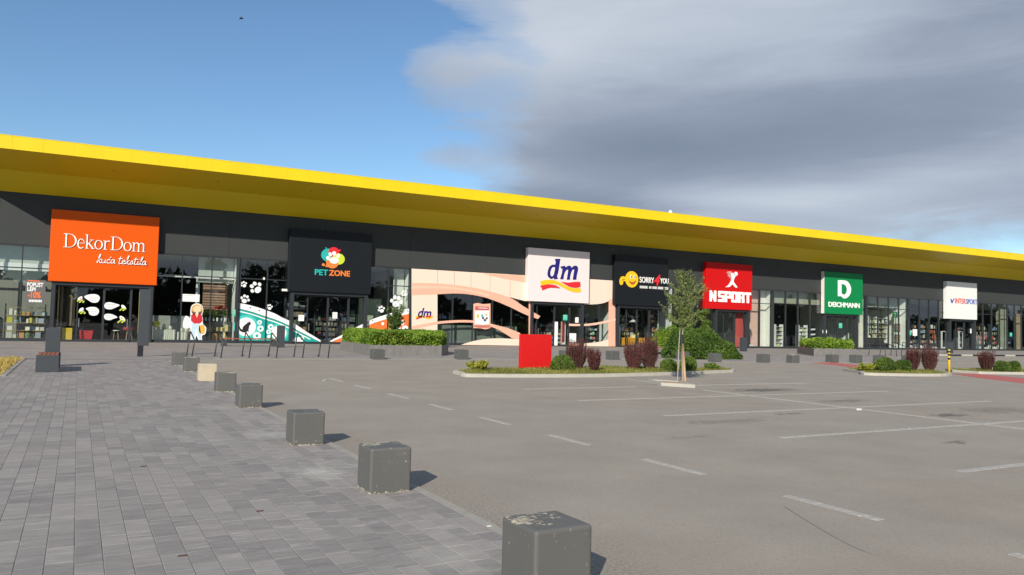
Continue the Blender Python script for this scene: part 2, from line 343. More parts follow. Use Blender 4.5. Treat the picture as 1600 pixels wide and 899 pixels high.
# ------------------------------------------------------------------ mesh helpers
class MB:
    def __init__(s): s.v = []; s.f = []; s.c = []
    def quad(s, a, b, c, d, col=None):
        n = len(s.v); s.v += [a, b, c, d]; s.f.append((n, n+1, n+2, n+3)); s.c.append(col)
    def box(s, x0, x1, y0, y1, z0, z1, col=None, skip=''):
        n = len(s.v)
        s.v += [(x0, y0, z0), (x1, y0, z0), (x1, y1, z0), (x0, y1, z0), (x0, y0, z1), (x1, y0, z1), (x1, y1, z1), (x0, y1, z1)]
        fs = {'b': (0, 3, 2, 1), 't': (4, 5, 6, 7), 'f': (0, 1, 5, 4), 'r': (1, 2, 6, 5), 'k': (2, 3, 7, 6), 'l': (3, 0, 4, 7)}
        for k, f in fs.items():
            if k not in skip: s.f.append(tuple(n+i for i in f)); s.c.append(col)
        return s
    def tube(s, pts, r, n=8, col=None, caps=True):
        pts = [Vector(p) for p in pts]; rs = r if isinstance(r, (list, tuple)) else [r]*len(pts)
        base = len(s.v); prev = None
        for i, p in enumerate(pts):
            d = (pts[min(i+1, len(pts)-1)]-pts[max(i-1, 0)]).normalized()
            if prev is None:
                a = d.cross(Vector((0, 0, 1))); a = a if a.length > .01 else d.cross(Vector((1, 0, 0)))
            else: a = prev-d*prev.dot(d)
            a.normalize(); prev = a; bb = d.cross(a)
            for k in range(n):
                t = 2*PI*k/n; s.v.append(tuple(p+(a*math.cos(t)+bb*math.sin(t))*rs[i]))
        for i in range(len(pts)-1):
            for k in range(n):
                k2 = (k+1) % n
                s.f.append((base+i*n+k, base+i*n+k2, base+(i+1)*n+k2, base+(i+1)*n+k)); s.c.append(col)
        if caps:
            s.f.append(tuple(base+k for k in range(n))); s.c.append(col)
            s.f.append(tuple(base+(len(pts)-1)*n+n-1-k for k in range(n))); s.c.append(col)
        return s
    def lathe(s, cx, cy, prof, n=20, col=None):       # prof: (r, z)
        b = len(s.v)
        for r, z in prof:
            for k in range(n): s.v.append((cx+r*math.cos(2*PI*k/n), cy+r*math.sin(2*PI*k/n), z))
        for i in range(len(prof)-1):
            for k in range(n):
                s.f.append((b+i*n+k, b+i*n+(k+1) % n, b+(i+1)*n+(k+1) % n, b+(i+1)*n+k)); s.c.append(col)
        return s
    def prism(s, poly, y0, y1, col=None):              # poly in (x, z), extruded in y (y0 nearer the camera)
        n = len(s.v); k = len(poly)
        area = sum(poly[i][0]*poly[(i+1) % k][1]-poly[(i+1) % k][0]*poly[i][1] for i in range(k))
        if area < 0: poly = poly[::-1]
        s.v += [(x, y0, z) for x, z in poly]+[(x, y1, z) for x, z in poly]
        s.f.append(tuple(range(n, n+k))); s.c.append(col)
        s.f.append(tuple(range(n+2*k-1, n+k-1, -1))); s.c.append(col)
        for i in range(k):
            j = (i+1) % k; s.f.append((n+j, n+i, n+k+i, n+k+j)); s.c.append(col)
        return s
    def slab(s, poly, z0, z1, col=None):               # poly in (x, y), extruded in z
        n = len(s.v); k = len(poly)
        area = sum(poly[i][0]*poly[(i+1) % k][1]-poly[(i+1) % k][0]*poly[i][1] for i in range(k))
        if area < 0: poly = poly[::-1]
        s.v += [(x, y, z1) for x, y in poly]+[(x, y, z0) for x, y in poly]
        s.f.append(tuple(range(n, n+k))); s.c.append(col)
        for i in range(k):
            j = (i+1) % k; s.f.append((n+i, n+k+i, n+k+j, n+j)); s.c.append(col)
        return s
    def mesh(s, name, m, smooth=False):
        me = bpy.data.meshes.new(name); me.from_pydata([tuple(map(float, v)) for v in s.v], [], s.f); me.materials.append(m)
        if any(c is not None for c in s.c):
            at = me.attributes.new('col', 'FLOAT_COLOR', 'FACE')
            at.data.foreach_set('color', np.array([(*(c or (.5, .5, .5)), 1) for c in s.c], dtype=np.float32).ravel())
        if smooth: me.polygons.foreach_set('use_smooth', [True]*len(me.polygons))
        me.update(); return me
    def build(s, name, m, parent=None, smooth=False, loc=None):
        o = bpy.data.objects.new(name, s.mesh(name, m, smooth)); C.objects.link(o)
        if parent is not None: o.parent = parent
        if loc is not None: o.location = loc
        return o
def tag(o, label=None, cat=None, group=None, kind=None):
    if label: o['label'] = label
    if cat: o['category'] = cat
    if group: o['group'] = group
    if kind: o['kind'] = kind
    return o
def thing(name, label, cat, loc=(0, 0, 0), group=None, rz=0):
    o = bpy.data.objects.new(name, None); C.objects.link(o); o.location = loc; o.rotation_euler = (0, 0, rz)
    o.empty_display_size = .2
    return tag(o, label, cat, group)
def struct(mb, name, m, parent=None):
    o = mb.build(name, m, parent)
    if parent is None: o['kind'] = 'structure'
    return o
def copy_tree(o, label=None, loc=None, parent=None):
    c = o.copy(); C.objects.link(c)
    if parent is not None: c.parent = parent
    if label: c['label'] = label
    if loc is not None: c.location = loc
    for ch in o.children: copy_tree(ch, parent=c)
    return c
def bevel(o, wd, seg=2):
    md = o.modifiers.new('bevel', 'BEVEL'); md.width = wd; md.segments = seg; md.limit_method = 'ANGLE'; return o
def smooth_loop(pts, n=6, closed=False):
    P = [np.array(p, float) for p in pts]; out = []
    L = len(P); rg = range(L if closed else L-1)
    for i in rg:
        p0 = P[(i-1) % L] if closed or i > 0 else P[0]; p1 = P[i]; p2 = P[(i+1) % L]
        p3 = P[(i+2) % L] if closed or i+2 < L else P[-1]
        for k in range(n):
            t = k/n
            out.append(tuple(.5*((2*p1)+(-p0+p2)*t+(2*p0-5*p1+4*p2-p3)*t*t+(-p0+3*p1-3*p2+p3)*t**3)))
    if not closed: out.append(tuple(P[-1]))
    return out
def disc(cx, cz, rx, rz=None, n=24, rot=0):
    rz = rz or rx
    return [(cx+rx*math.cos(t)*math.cos(rot)-rz*math.sin(t)*math.sin(rot), cz+rx*math.cos(t)*math.sin(rot)+rz*math.sin(t)*math.cos(rot)) for t in (2*PI*k/n for k in range(n))]
def strokes(mb, paths, y, th=.03):                      # paths: (points, widths) in (x, z): letter strokes with swelling width
    for q, (pts, wd) in enumerate(paths):
        P = [np.array(p, float) for p in pts]; n = len(P)
        ws = [np.interp(i/(n-1), np.linspace(0, 1, len(wd)), wd) for i in range(n)] if isinstance(wd, (list, tuple)) else [wd]*n
        Lf = []; Rt = []
        for i in range(n):
            d = P[min(i+1, n-1)]-P[max(i-1, 0)]; d = d/(np.linalg.norm(d)+1e-9); nn = np.array([-d[1], d[0]])
            Lf.append(P[i]+nn*ws[i]/2); Rt.append(P[i]-nn*ws[i]/2)
        yy = y-.0015*q; b = len(mb.v)
        for i in range(n):
            for p in (Lf[i], Rt[i]): mb.v += [(p[0], yy, p[1]), (p[0], yy+th, p[1])]
        for i in range(n-1):
            a = b+4*i; c = a+4
            for f in ((a, a+2, c+2, c), (a+1, a, c, c+1), (a+2, a+3, c+3, c+2)):
                mb.f.append(f); mb.c.append(None)
        for a in (b, b+4*(n-1)): mb.f.append((a, a+1, a+3, a+2)); mb.c.append(None)
    return mb
def text_mesh(txt, shear=0, offset=0, spacing=1.0):
    cu = bpy.data.curves.new('t', 'FONT'); cu.body = txt; cu.shear = shear; cu.offset = offset; cu.space_character = spacing
    cu.resolution_u = 4; cu.extrude = .02
    o = bpy.data.objects.new('t', cu); C.objects.link(o)
    dg = bpy.context.evaluated_depsgraph_get(); me = bpy.data.meshes.new_from_object(o.evaluated_get(dg))
    bpy.data.objects.remove(o); bpy.data.curves.remove(cu); return me
def text(name, txt, x0, x1, z0, z1, y, m, parent=None, shear=0, offset=0, th=.03, tilt=0, spacing=1.0):
    me = text_mesh(txt, shear, offset, spacing); n = len(me.vertices)
    v = np.empty(n*3); me.vertices.foreach_get('co', v); v = v.reshape(-1, 3)
    a = v.min(0); b = v.max(0)
    X = x0+(v[:, 0]-a[0])/(b[0]-a[0])*(x1-x0); Z = z0+(v[:, 1]-a[1])/(b[1]-a[1])*(z1-z0)
    Y = y+th*(1-(v[:, 2]-a[2])/(b[2]-a[2]))
    if tilt: Z = Z+(X-(x0+x1)/2)*tilt
    me.vertices.foreach_set('co', np.stack([X, Y, Z], 1).ravel()); me.materials.clear(); me.materials.append(m); me.update()
    o = bpy.data.objects.new(name, me); C.objects.link(o)
    if parent is not None: o.parent = parent
    return o

# ------------------------------------------------------------------ ground, pavement, markings
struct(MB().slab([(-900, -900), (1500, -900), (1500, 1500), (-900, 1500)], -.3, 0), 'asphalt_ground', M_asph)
asph = bpy.data.objects['asphalt_ground']
KX = 2.86
zs = .012
pave = struct(MB().slab([(-14, -4), (KX, -4), (KX, 31.0), (-14, 31.0)], -.05, .0115), 'pavement', M_joint)
walk_poly = [(-30, 31.0), (3.6, 31.0), (4.6, 31.6), (24.5, 31.7), (26.5, 30.6), (28.6, 28.9), (45.2, 27.2), (47.4, 29.5), (48.6, 36.3), (150, 36.6), (150, 51.0), (-30, 51.0)]
walk = struct(MB().slab(walk_poly, -.05, .0115), 'sidewalk', M_joint)
def in_poly(x, y, P):
    r = False; j = len(P)-1
    for i in range(len(P)):
        if (P[i][1] > y) != (P[j][1] > y) and x < (P[j][0]-P[i][0])*(y-P[i][1])/(P[j][1]-P[i][1])+P[i][0]: r = not r
        j = i
    return r
# paving stones: 19 cm wide courses running towards the shops, lengths mixed
stones = []
cw = .165; x = KX-.005-cw
ncol = 0
while x > -7.5:
    y = -1.0-random.random()*.4
    while y < 31.0:
        L = random.choice((.25, .37, .37, .5, .5)); y2 = min(y+L, 31.0)
        if not (x < -1.65 and y2 > 23.0) and y2 > 1.5 and x > -1.4-.30*max(y, 3) and y2-y > .08: stones.append((x, y, x+cw, y2))
        y = y2
    x -= cw; ncol += 1
def stone_mb(x0, y0, x1, y1, mb, dz, tl=0):
    g = .0018; e = .003
    a, b, c, d = x0+g, y0+g, x1-g, y1-g; z = .014+dz; n = len(mb.v)
    mb.v += [(a+e, b+e, z), (c-e, b+e, z+tl), (c-e, d-e, z+tl), (a+e, d-e, z), (a, b, z-.0022), (c, b, z-.0022), (c, d, z-.0022), (a, d, z-.0022), (a, b, -.01), (c, b, -.01), (c, d, -.01), (a, d, -.01)]
    mb.f += [(n, n+1, n+2, n+3)]; mb.c.append(None)
    for k in range(4):
        j = (k+1) % 4
        mb.f += [(n+k, n+4+k, n+4+j, n+j), (n+4+k, n+8+k, n+8+j, n+4+j)]; mb.c += [None, None]
from math import hypot
stones.sort(key=lambda s: hypot((s[0]+s[2])/2, (s[1]+s[3])/2))
def visible(s):
    x, y = (s[0]+s[2])/2, (s[1]+s[3])/2
    p = np.array([x, y, -EYE]); d = p[0]*AX+p[1]*AY+p[2]*AZ
    if d[2] < .3: return False
    u, v = 800+F*d[0]/d[2], 449.5+F*d[1]/d[2]; return -20 < u < 1620 and v < 915
near = []; rest = []
for s in stones: (near if len(near) < 290 and visible(s) else rest).append(s)
cache = {}
for (x0, y0, x1, y1) in near:
    key = round(y1-y0, 3)
    if key not in cache:
        mb = MB(); stone_mb(-cw/2, -(y1-y0)/2, cw/2, (y1-y0)/2, mb, 0); cache[key] = mb.mesh('paving_stone', M_pav)
    o = bpy.data.objects.new('paving_stone', cache[key]); C.objects.link(o); o.parent = pave
    o.location = ((x0+x1)/2, (y0+y1)/2, random.uniform(-.0008, .001)); o.rotation_euler = (random.uniform(-.003, .003), random.uniform(-.004, .004), random.uniform(-.003, .003))
def bulk(stones, name, parent, m):
    mb = MB()
    for s in stones: stone_mb(*s, mb, random.uniform(-.0008, .001), random.uniform(-.0008, .0008))
    me = mb.mesh(name, m); at = me.attributes.new('tone', 'FLOAT', 'FACE')
    at.data.foreach_set('value', np.repeat(rng.random(len(stones)), 9).astype(np.float32))
    o = bpy.data.objects.new(name, me); C.objects.link(o); o.parent = parent; o['kind'] = 'stuff'; return o
bulk(rest, 'paving_stones', pave, M_pav)
# forecourt paving before the shops, coarser courses laid along the front
fs = []
y = 27.3
row = 0
while y < 50.6:
    x = -12+random.random()*.5; hgt = .40
    while x < 105:
        L = random.choice((.6, .8, .8)) if x < 50 else 1.6
        if in_poly(x+L/2, y+hgt/2, walk_poly) and in_poly(x+.05, y+.05, walk_poly) and in_poly(x+L-.05, y+.05, walk_poly) and not (x < -1.4 and y < 31.9): fs.append((x, y, x+L, y+hgt))
        x += L
    y += hgt
bulk(fs, 'paving_stones', walk, M_walk)
struct(MB().box(KX, KX+.10, -4, 29.0, -.05, .013), 'kerb', M_kerb)
k2 = MB()
for a, b in zip([(KX+.05, 29.0), (3.05, 30.2), (3.6, 31.0), (4.6, 31.6)]+[(24.5, 31.7), (26.5, 30.6), (28.6, 28.9), (45.2, 27.2)],
                [(3.05, 30.2), (3.6, 31.0), (4.6, 31.6), (24.5, 31.7)]+[(26.5, 30.6), (28.6, 28.9), (45.2, 27.2), (47.4, 29.5)]):
    d = Vector((b[0]-a[0], b[1]-a[1])).normalized(); n = Vector((-d.y, d.x))*.06
    k2.slab([(a[0]+n.x, a[1]+n.y), (b[0]+n.x, b[1]+n.y), (b[0]-n.x, b[1]-n.y), (a[0]-n.x, a[1]-n.y)], -.03, .016)
struct(k2, 'kerb', M_kerb)
# black and white kerb in front of the last shops
kb = thing('painted_kerb', 'long low kerb painted in black and white blocks in front of the far right shops', 'kerb', (56, 36.45, 0))
for i in range(26):
    m = M_white if i % 2 else M_black
    tt = MB().box(i*1.5, i*1.5+1.494, -.07, .07, 0, .13).build('kerb_block', M_kerbw if i % 2 else M_black, kb); bevel(tt, .012)
def marking(poly, m=M_line, name='road_marking', z=.006):
    o = MB().slab(poly, .0005, z).build(name, m, asph); return o
for px0, py0, px1, py1 in [(1740, 925, 1563, 870), (1365, 815, 1215, 777), (1097, 742, 1008, 718), (928, 695, 866, 680), (810, 663, 765, 652), (724, 640, 690, 631.5), (656, 622.5, 629, 615), (604, 607.5, 581, 601.5), (560, 596.5, 542, 591.5)]:
    a = G(px0, py0); b = G(px1, py1); marking([(6.05, a[1]), (6.15, a[1]), (6.15, b[1]), (6.05, b[1])])
marking([(5.6, 20.2), (5.9, 21.0), (6.0, 21.0), (5.7, 20.2)])
for yy, x0, x1 in [(5.53, 9.17, 19.6), (8.35, 9.3, 19.7), (11.2, 9.45, 19.8), (14.05, 9.5, 19.9), (16.95, 15.0, 20.0), (16.9, 9.8, 13.3)]:
    marking([(x0, yy-.055), (x1, yy-.055), (x1, yy+.055), (x0, yy+.055)])
marking([(14.43, 2.0), (14.54, 2.0), (14.54, 15.6), (14.43, 15.6)], z=.0085)
a = G(976, 592); b = G(1015, 598); marking([(a[0], a[1]), (a[0]+.12, a[1]), (b[0]+.12, b[1]), (b[0], b[1])])
marking([G(*p) for p in [(1265, 567), (1300, 566.6), (1356, 573), (1354, 577.6), (1310, 571.6)]], M_redline)
marking([G(*p) for p in [(1487, 584), (1530, 584.6), (1600, 591.5), (1720, 602), (1720, 617), (1600, 599.5), (1530, 591)]], M_redline)
tar = MB()
tp = smooth_loop([G(1226, 792), G(1262, 815), G(1310, 843), G(1345, 860), G(1363, 866)], 6)
for p, q in zip(tp, tp[1:]):
    d = Vector((q[0]-p[0], q[1]-p[1])).normalized(); n = Vector((-d.y, d.x))*.006
    tar.slab([(p[0]+n.x, p[1]+n.y), (q[0]+n.x, q[1]+n.y), (q[0]-n.x, q[1]-n.y), (p[0]-n.x, p[1]-n.y)], 0, .003)
tar.build('crack_seam', mat('tar', (.19, .17, .15), .9), asph)

# ------------------------------------------------------------------ foliage helpers
def leaf_mesh(name, P, size, m, up=.3, aspect=1.7, tone=None, seed=1):
    r = np.random.default_rng(seed); n = len(P)
    d = r.normal(size=(n, 3)); d[:, 2] += up; d /= np.linalg.norm(d, axis=1)[:, None]
    a = r.normal(size=(n, 3)); a -= (a*d).sum(1)[:, None]*d; a /= np.linalg.norm(a, axis=1)[:, None]
    b = np.cross(d, a); s = size*r.uniform(.6, 1.3, n)[:, None]
    A = a*s*aspect/2; B = b*s/2
    V = np.stack([P-A, P+B*.9, P+A, P-B*.9], 1).reshape(-1, 3)
    me = bpy.data.meshes.new(name); me.vertices.add(4*n); me.vertices.foreach_set('co', V.ravel())
    me.loops.add(4*n); me.loops.foreach_set('vertex_index', np.arange(4*n)); me.polygons.add(n)
    me.polygons.foreach_set('loop_start', np.arange(n)*4); me.update(calc_edges=True)
    t = r.random(n) if tone is None else np.clip(tone+r.normal(0, .18, n), 0, 1)
    at = me.attributes.new('tone', 'FLOAT', 'FACE'); at.data.foreach_set('value', t.astype(np.float32))
    me.materials.append(m); me.validate(); return me
def leaf_obj(name, P, size, m, parent=None, loc=None, **k):
    o = bpy.data.objects.new(name, leaf_mesh(name, P, size, m, **k)); C.objects.link(o)
    if parent is not None: o.parent = parent
    if loc is not None: o.location = loc
    return o
def ellipsoid(n, rx, ry, rz, cz, seed, inner=.72, lump=.06):
    r = np.random.default_rng(seed); d = r.normal(size=(n, 3)); d /= np.linalg.norm(d, axis=1)[:, None]
    ph = r.uniform(0, 6, 4)
    l = 1+lump*(np.sin(d[:, 0]*5+ph[0])+np.sin(d[:, 1]*6+ph[1])+np.sin(d[:, 2]*5+ph[2]))
    rad = (inner+(1-inner)*r.random(n)**.45)*l
    P = d*rad[:, None]*[rx, ry, rz]; P[:, 2] += cz; return P[P[:, 2] > .01], rad
def clump_tone(P, seed, sc=4.):
    r = np.random.default_rng(seed); k = r.normal(size=(5, 3))*sc; ph = r.uniform(0, 6, 5)
    return .5+.16*sum(np.sin(P@k[i]+ph[i]) for i in range(5))
def ball_shrub(px, py, wpx, hpx, label, kind='clipped'):
    x, y = G(px, py); s = math.sqrt(x*x+y*y+2.56); dep = np.array([x, y, -EYE])@np.array([AX[2], AY[2], AZ[2]])
    R = wpx/2*dep/F; H = hpx*dep/F
    t = thing('round_shrub', label, 'shrub', (x, y+R*.6, .10))
    P, _ = ellipsoid(6500, R, R, H*.62, H*.38, int(px), lump=.035)
    leaf_obj('foliage', P, .034, L_ball if kind == 'clipped' else L_jun, t, tone=clump_tone(P, int(px)), seed=int(px))
    sb = MB()
    for k in range(6):
        a = k*1.05; sb.tube([(0.02*math.cos(a), .02*math.sin(a), -.05), (R*.5*math.cos(a), R*.5*math.sin(a), H*.55)], [.012, .005], 5)
    s_ = sb.build('stem', M_twig, t); s_['kind'] = 'stuff'; return t
def low_shrub(px, py, wpx, hpx, label, m=None, n=1500, spiky=True):
    x, y = G(px, py); dep = np.array([x, y, -EYE])@np.array([AX[2], AY[2], AZ[2]])
    R = wpx/2*dep/F; H = hpx*dep/F; r = np.random.default_rng(int(px))
    t = thing('low_shrub', label, 'shrub', (x, y+.3, .10)); P = []; sb = MB()
    for k in range(46):
        a = r.uniform(0, 2*PI); l = r.uniform(.45, 1.0); h = H*r.uniform(.45, 1.05)*(1.15-l*.5)
        e = np.array([math.cos(a)*R*l, math.sin(a)*R*l*.7, h])
        for q in r.random(n//46): P.append(e*(q*.75+.25)**.8*[1, 1, 1]+r.normal(0, .018, 3))
        if k % 3 == 0: sb.tube([(0, 0, -.05), tuple(e*.95)], [.008, .003], 4)
    P = np.array(P); P = P[P[:, 2] > .0]
    leaf_obj('foliage', P, .05, m or L_jun, t, tone=clump_tone(P, 3), aspect=2.2, seed=int(px)); s_ = sb.build('stem', M_twig, t); s_['kind'] = 'stuff'; return t
def barberry(px, py, wpx, hpx, label):
    x, y = G(px, py); dep = np.array([x, y, -EYE])@np.array([AX[2], AY[2], AZ[2]])
    R = wpx/2*dep/F; H = hpx*dep/F; r = np.random.default_rng(int(px))
    t = thing('barberry_shrub', label, 'shrub', (x, y+R*.5, .10), 'dark red barberry shrubs'); P = []; sb = MB()
    for k in range(230):
        a = r.uniform(0, 2*PI); l = r.random()**.5*1.06; h = H*(r.uniform(.55, 1.0) if k % 3 else r.uniform(.9, 1.22))*(1-.08*l)
        e = np.array([math.cos(a)*R*l*.95, math.sin(a)*R*l*.95, h]); mid = np.array([e[0]*.78, e[1]*.78, h*.42])
        pts = [np.array([e[0]*.30, e[1]*.30, -.05]), mid, e]
        sb.tube([tuple(p) for p in pts], [.008, .006, .003], 4, caps=False)
        for q in r.random(30)**.75:
            u = .10+.9*q; p = (1-u)**2*pts[0]+2*u*(1-u)*mid*1.12+u*u*e; P.append(p+r.normal(0, .016, 3))
    P = np.array(P); P = P[P[:, 2] > .02]
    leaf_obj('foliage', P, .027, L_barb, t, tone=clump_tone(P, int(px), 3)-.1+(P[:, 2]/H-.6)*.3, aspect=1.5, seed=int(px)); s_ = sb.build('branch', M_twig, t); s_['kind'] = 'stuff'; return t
def grass_patch(pts, n, h, m, name, label_kind='stuff', seed=3, z=.1):
    r = np.random.default_rng(seed); xs = [p[0] for p in pts]; ys = [p[1] for p in pts]; Q = []
    while len(Q) < n:
        x, y = r.uniform(min(xs), max(xs)), r.uniform(min(ys), max(ys))
        if in_poly(x, y, pts): Q.append((x, y))
    Q = np.array(Q); a = r.uniform(0, 2*PI, n); wv = np.stack([np.cos(a), np.sin(a), 0*a], 1)*.012
    hh = h*r.uniform(.4, 1.4, n)*(1+.5*np.sin(Q[:, 0]*3)*np.sin(Q[:, 1]*4)); tip = np.stack([r.normal(0, .03, n), r.normal(0, .03, n), hh], 1)
    B = np.stack([Q[:, 0], Q[:, 1], np.full(n, z)], 1)
    V = np.stack([B-wv, B+wv, B+tip], 1).reshape(-1, 3)
    me = bpy.data.meshes.new(name); me.vertices.add(3*n); me.vertices.foreach_set('co', V.ravel())
    me.loops.add(3*n); me.loops.foreach_set('vertex_index', np.arange(3*n)); me.polygons.add(n); me.polygons.foreach_set('loop_start', np.arange(n)*3); me.update(calc_edges=True)
    at = me.attributes.new('tone', 'FLOAT', 'FACE'); at.data.foreach_set('value', np.clip(r.random(n)*.7+.3*np.sin(Q[:, 0]*2), 0, 1).astype(np.float32)); me.materials.append(m)
    o = bpy.data.objects.new(name, me); C.objects.link(o); o['kind'] = 'stuff'; return o

# ------------------------------------------------------------------ planted islands
def island(outline, label, kw=.14, top=.10):
    t = thing('planted_island', label, 'traffic island', (outline[0][0], outline[0][1], 0))
    inner = []
    cx = sum(p[0] for p in outline)/len(outline); cy = sum(p[1] for p in outline)/len(outline)
    n = len(outline)
    area = sum(outline[i][0]*outline[(i+1) % n][1]-outline[(i+1) % n][0]*outline[i][1] for i in range(n))
    sg = 1 if area > 0 else -1
    for i in range(n):
        p0, p1, p2 = Vector(outline[i-1]), Vector(outline[i]), Vector(outline[(i+1) % n])
        d = ((p1-p0).normalized()+(p2-p1).normalized()).normalized(); nn = Vector((-d.y, d.x))*sg*kw
        inner.append((p1.x+nn.x, p1.y+nn.y))
    mb = MB(); b = 0; ox, oy = outline[0]
    L = lambda p, z: (p[0]-ox, p[1]-oy, z)
    for i in range(n):
        j = (i+1) % n
        mb.quad(L(outline[i], -.02), L(outline[j], -.02), L(outline[j], top), L(outline[i], top))
        mb.quad(L(outline[i], top), L(outline[j], top), L(inner[j], top+.004), L(inner[i], top+.004))
        mb.quad(L(inner[i], top+.004), L(inner[j], top+.004), L(inner[j], 0), L(inner[i], 0))
    mb.build('kerb_edge', M_kerbw, t)
    s = MB().slab([(p[0]-ox, p[1]-oy) for p in inner], 0, top-.015).build('turf_bed', M_lawn, t)
    return inner
isl1 = smooth_loop([G(718, 586.5), G(724, 589), G(760, 590), G(900, 590), G(1020, 587.5), G(1146, 582.5)], 4)
A_, B_ = isl1[0], isl1[-1]
isl1 += [(B_[0]+.6, B_[1]+.5), (B_[0]+.5, B_[1]+1.3), (17.5, 24.3), (13.5, 24.0), (A_[0]+.9, A_[1]+1.4), (A_[0]+.1, A_[1]+.7)]
in1 = island(isl1, 'long kerbed island with turf and shrubs round the plain red box')
grass_patch(in1, 14000, .07, L_grass, 'grass', seed=5, z=.085)
isl2 = smooth_loop([G(1343, 584), G(1350, 586.5), G(1400, 588), G(1470, 588.5), G(1487, 587)], 4)
isl2 += [(31.9, 20.3), (31.6, 21.4), (29.5, 22.4), (28.3, 22.1)]
in2 = island(isl2, 'short kerbed island with turf, shrubs and the yellow black post at its end')
grass_patch(in2, 5000, .07, L_grass, 'grass', seed=6, z=.085)
a = G(1529, 584.5); b_ = G(1600, 585.5)
isl3 = [a, (a[0]+.1, a[1]-.12), (b_[0], b_[1]-.1), (b_[0]+6, b_[1]-.8), (b_[0]+6, b_[1]+2), (a[0]+1.2, a[1]+2.2), (a[0]+.1, a[1]+1.2)]
in3 = island(isl3, 'kerbed island with turf and shrubs at the right edge, beyond the red lane')
grass_patch(in3, 4000, .07, L_grass, 'grass', seed=7, z=.085)
pit = [G(1033, 603), G(1086, 606.5), (G(1086, 606.5)[0]+.55, G(1086, 606.5)[1]+1.25), (G(1033, 603)[0]+.55, G(1033, 603)[1]+1.25)]
t = thing('tree_pit', 'small square kerbed tree pit of dry soil in the car park', 'tree pit', (pit[0][0], pit[0][1], 0))
ox, oy = pit[0]
pc = [(p[0]-ox, p[1]-oy) for p in pit]; cxp = sum(p[0] for p in pc)/4; cyp = sum(p[1] for p in pc)/4
pin = [(cxp+(p[0]-cxp)*.80, cyp+(p[1]-cyp)*.80) for p in pc]
mb = MB()
for i in range(4):
    j = (i+1) % 4
    mb.quad((*pc[i], -.02), (*pc[j], -.02), (*pc[j], .09), (*pc[i], .09)); mb.quad((*pc[i], .09), (*pc[j], .09), (*pin[j], .09), (*pin[i], .09)); mb.quad((*pin[i], .09), (*pin[j], .09), (*pin[j], 0), (*pin[i], 0))
mb.build('kerb_edge', M_kerbw, t); MB().slab(pin, 0, .07).build('soil_bed', M_soil, t)

low_shrub(752, 584, 38, 17, 'low yellow green spreading shrub at the left end of the long island')
ball_shrub(884.5, 584.5, 37, 24, 'round clipped green shrub just right of the red box')
barberry(906, 581, 38, 42, 'large dark red barberry behind the round shrub right of the red box')
barberry(931, 584, 23, 31, 'smallest dark red barberry, beside the large one near the red box')
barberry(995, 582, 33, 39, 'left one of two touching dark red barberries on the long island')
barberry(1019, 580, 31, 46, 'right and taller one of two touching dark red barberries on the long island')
ball_shrub(1050, 584.5, 27, 19, 'dark round shrub just left of the staked tree')
ball_shrub(1081, 583, 27, 21, 'round green shrub just right of the staked tree')
low_shrub(1120, 582.5, 36, 11, 'thin low green plants at the right tip of the long island', L_ball, 900)
low_shrub(1364, 584.5, 34, 13, 'low golden shrub at the left end of the short island')
ball_shrub(1393, 584.5, 34, 21, 'larger round green shrub beside the golden one on the short island')
ball_shrub(1418, 584.5, 26, 18, 'smaller round green shrub left of the barberries on the short island')
barberry(1432, 582, 23, 32, 'left one of two dark red barberries by the yellow black post')
barberry(1458, 583.5, 25, 33, 'right one of two dark red barberries, nearest the yellow black post')
barberry(1548, 583, 25, 28, 'dark red barberry at the left of the island by the right edge')
ball_shrub(1573, 584.5, 24, 16, 'round green shrub beside the barberry by the right edge')
ball_shrub(1590, 584.8, 20, 17, 'round green shrub at the right edge, beyond its twin')

# young staked tree
bx, by = G(1068, 599.5)
dep = np.array([bx, by, -EYE])@np.array([AX[2], AY[2], AZ[2]]); ppm = F/dep
tr = thing('young_tree', 'slender young tree with thin olive crown tied to stakes in the pit', 'tree', (bx, by, .07))
def lp(px, py):        # offset in metres from the tree's foot for a point in its own plane
    return ((px-1068)/ppm, (599.5-py)/ppm)
trunk = [lp(1067.5, 600), lp(1066, 560), lp(1066, 527), lp(1067, 500), lp(1064, 470), lp(1066, 445), lp(1066, 430)]
rt = (float(right.x), float(right.y))
def w3(p, d=0): return (p[0]*rt[0]/hypot(*rt)+d*-rt[1], p[0]*rt[1]/hypot(*rt)+d*rt[0], p[1])
mb = MB().tube([w3(p, .05) for p in trunk], [.030, .027, .024, .021, .018, .012, .006], 8); mb.build('trunk', M_bark, tr, True)
r = np.random.default_rng(11); P = []; bb = MB()
for k in range(135):
    sx = r.uniform(-1, 1)*r.uniform(.75, 1.12); sy = r.uniform(-1, 1)
    zc = r.uniform(426, 514); half = 45*math.sqrt(max(0, 1-((zc-469)/49)**2))*(.75 if zc < 440 else 1)
    a = lp(1066+sx*half*r.uniform(.4, 1.05), zc); base = lp(1066+r.uniform(-1.5, 1.5), min(512, zc+r.uniform(16, 42)))
    p0 = np.array(w3(base, .05)); p1 = np.array(w3(a, sy*half/ppm*.9))
    md = (p0+p1)/2+np.array([0, 0, -.05]); bb.tube([tuple(p0), tuple(md), tuple(p1)], [.006, .004, .002], 4, caps=False)
    for q in r.random(46)**.7:
        u = .15+.9*q; P.append((1-u)**2*p0+2*u*(1-u)*md+u*u*p1+r.normal(0, .03, 3))
bb.build('branch', M_bark, tr)
P = np.array(P); leaf_obj('crown', P, .034, L_tree, tr, aspect=2.4, tone=clump_tone(P, 8, 2.5), up=.1, seed=9)
st = thing('tree_stake', 'thin pale grey pole standing left of the young tree trunk', 'tree stake', (bx, by, .07))
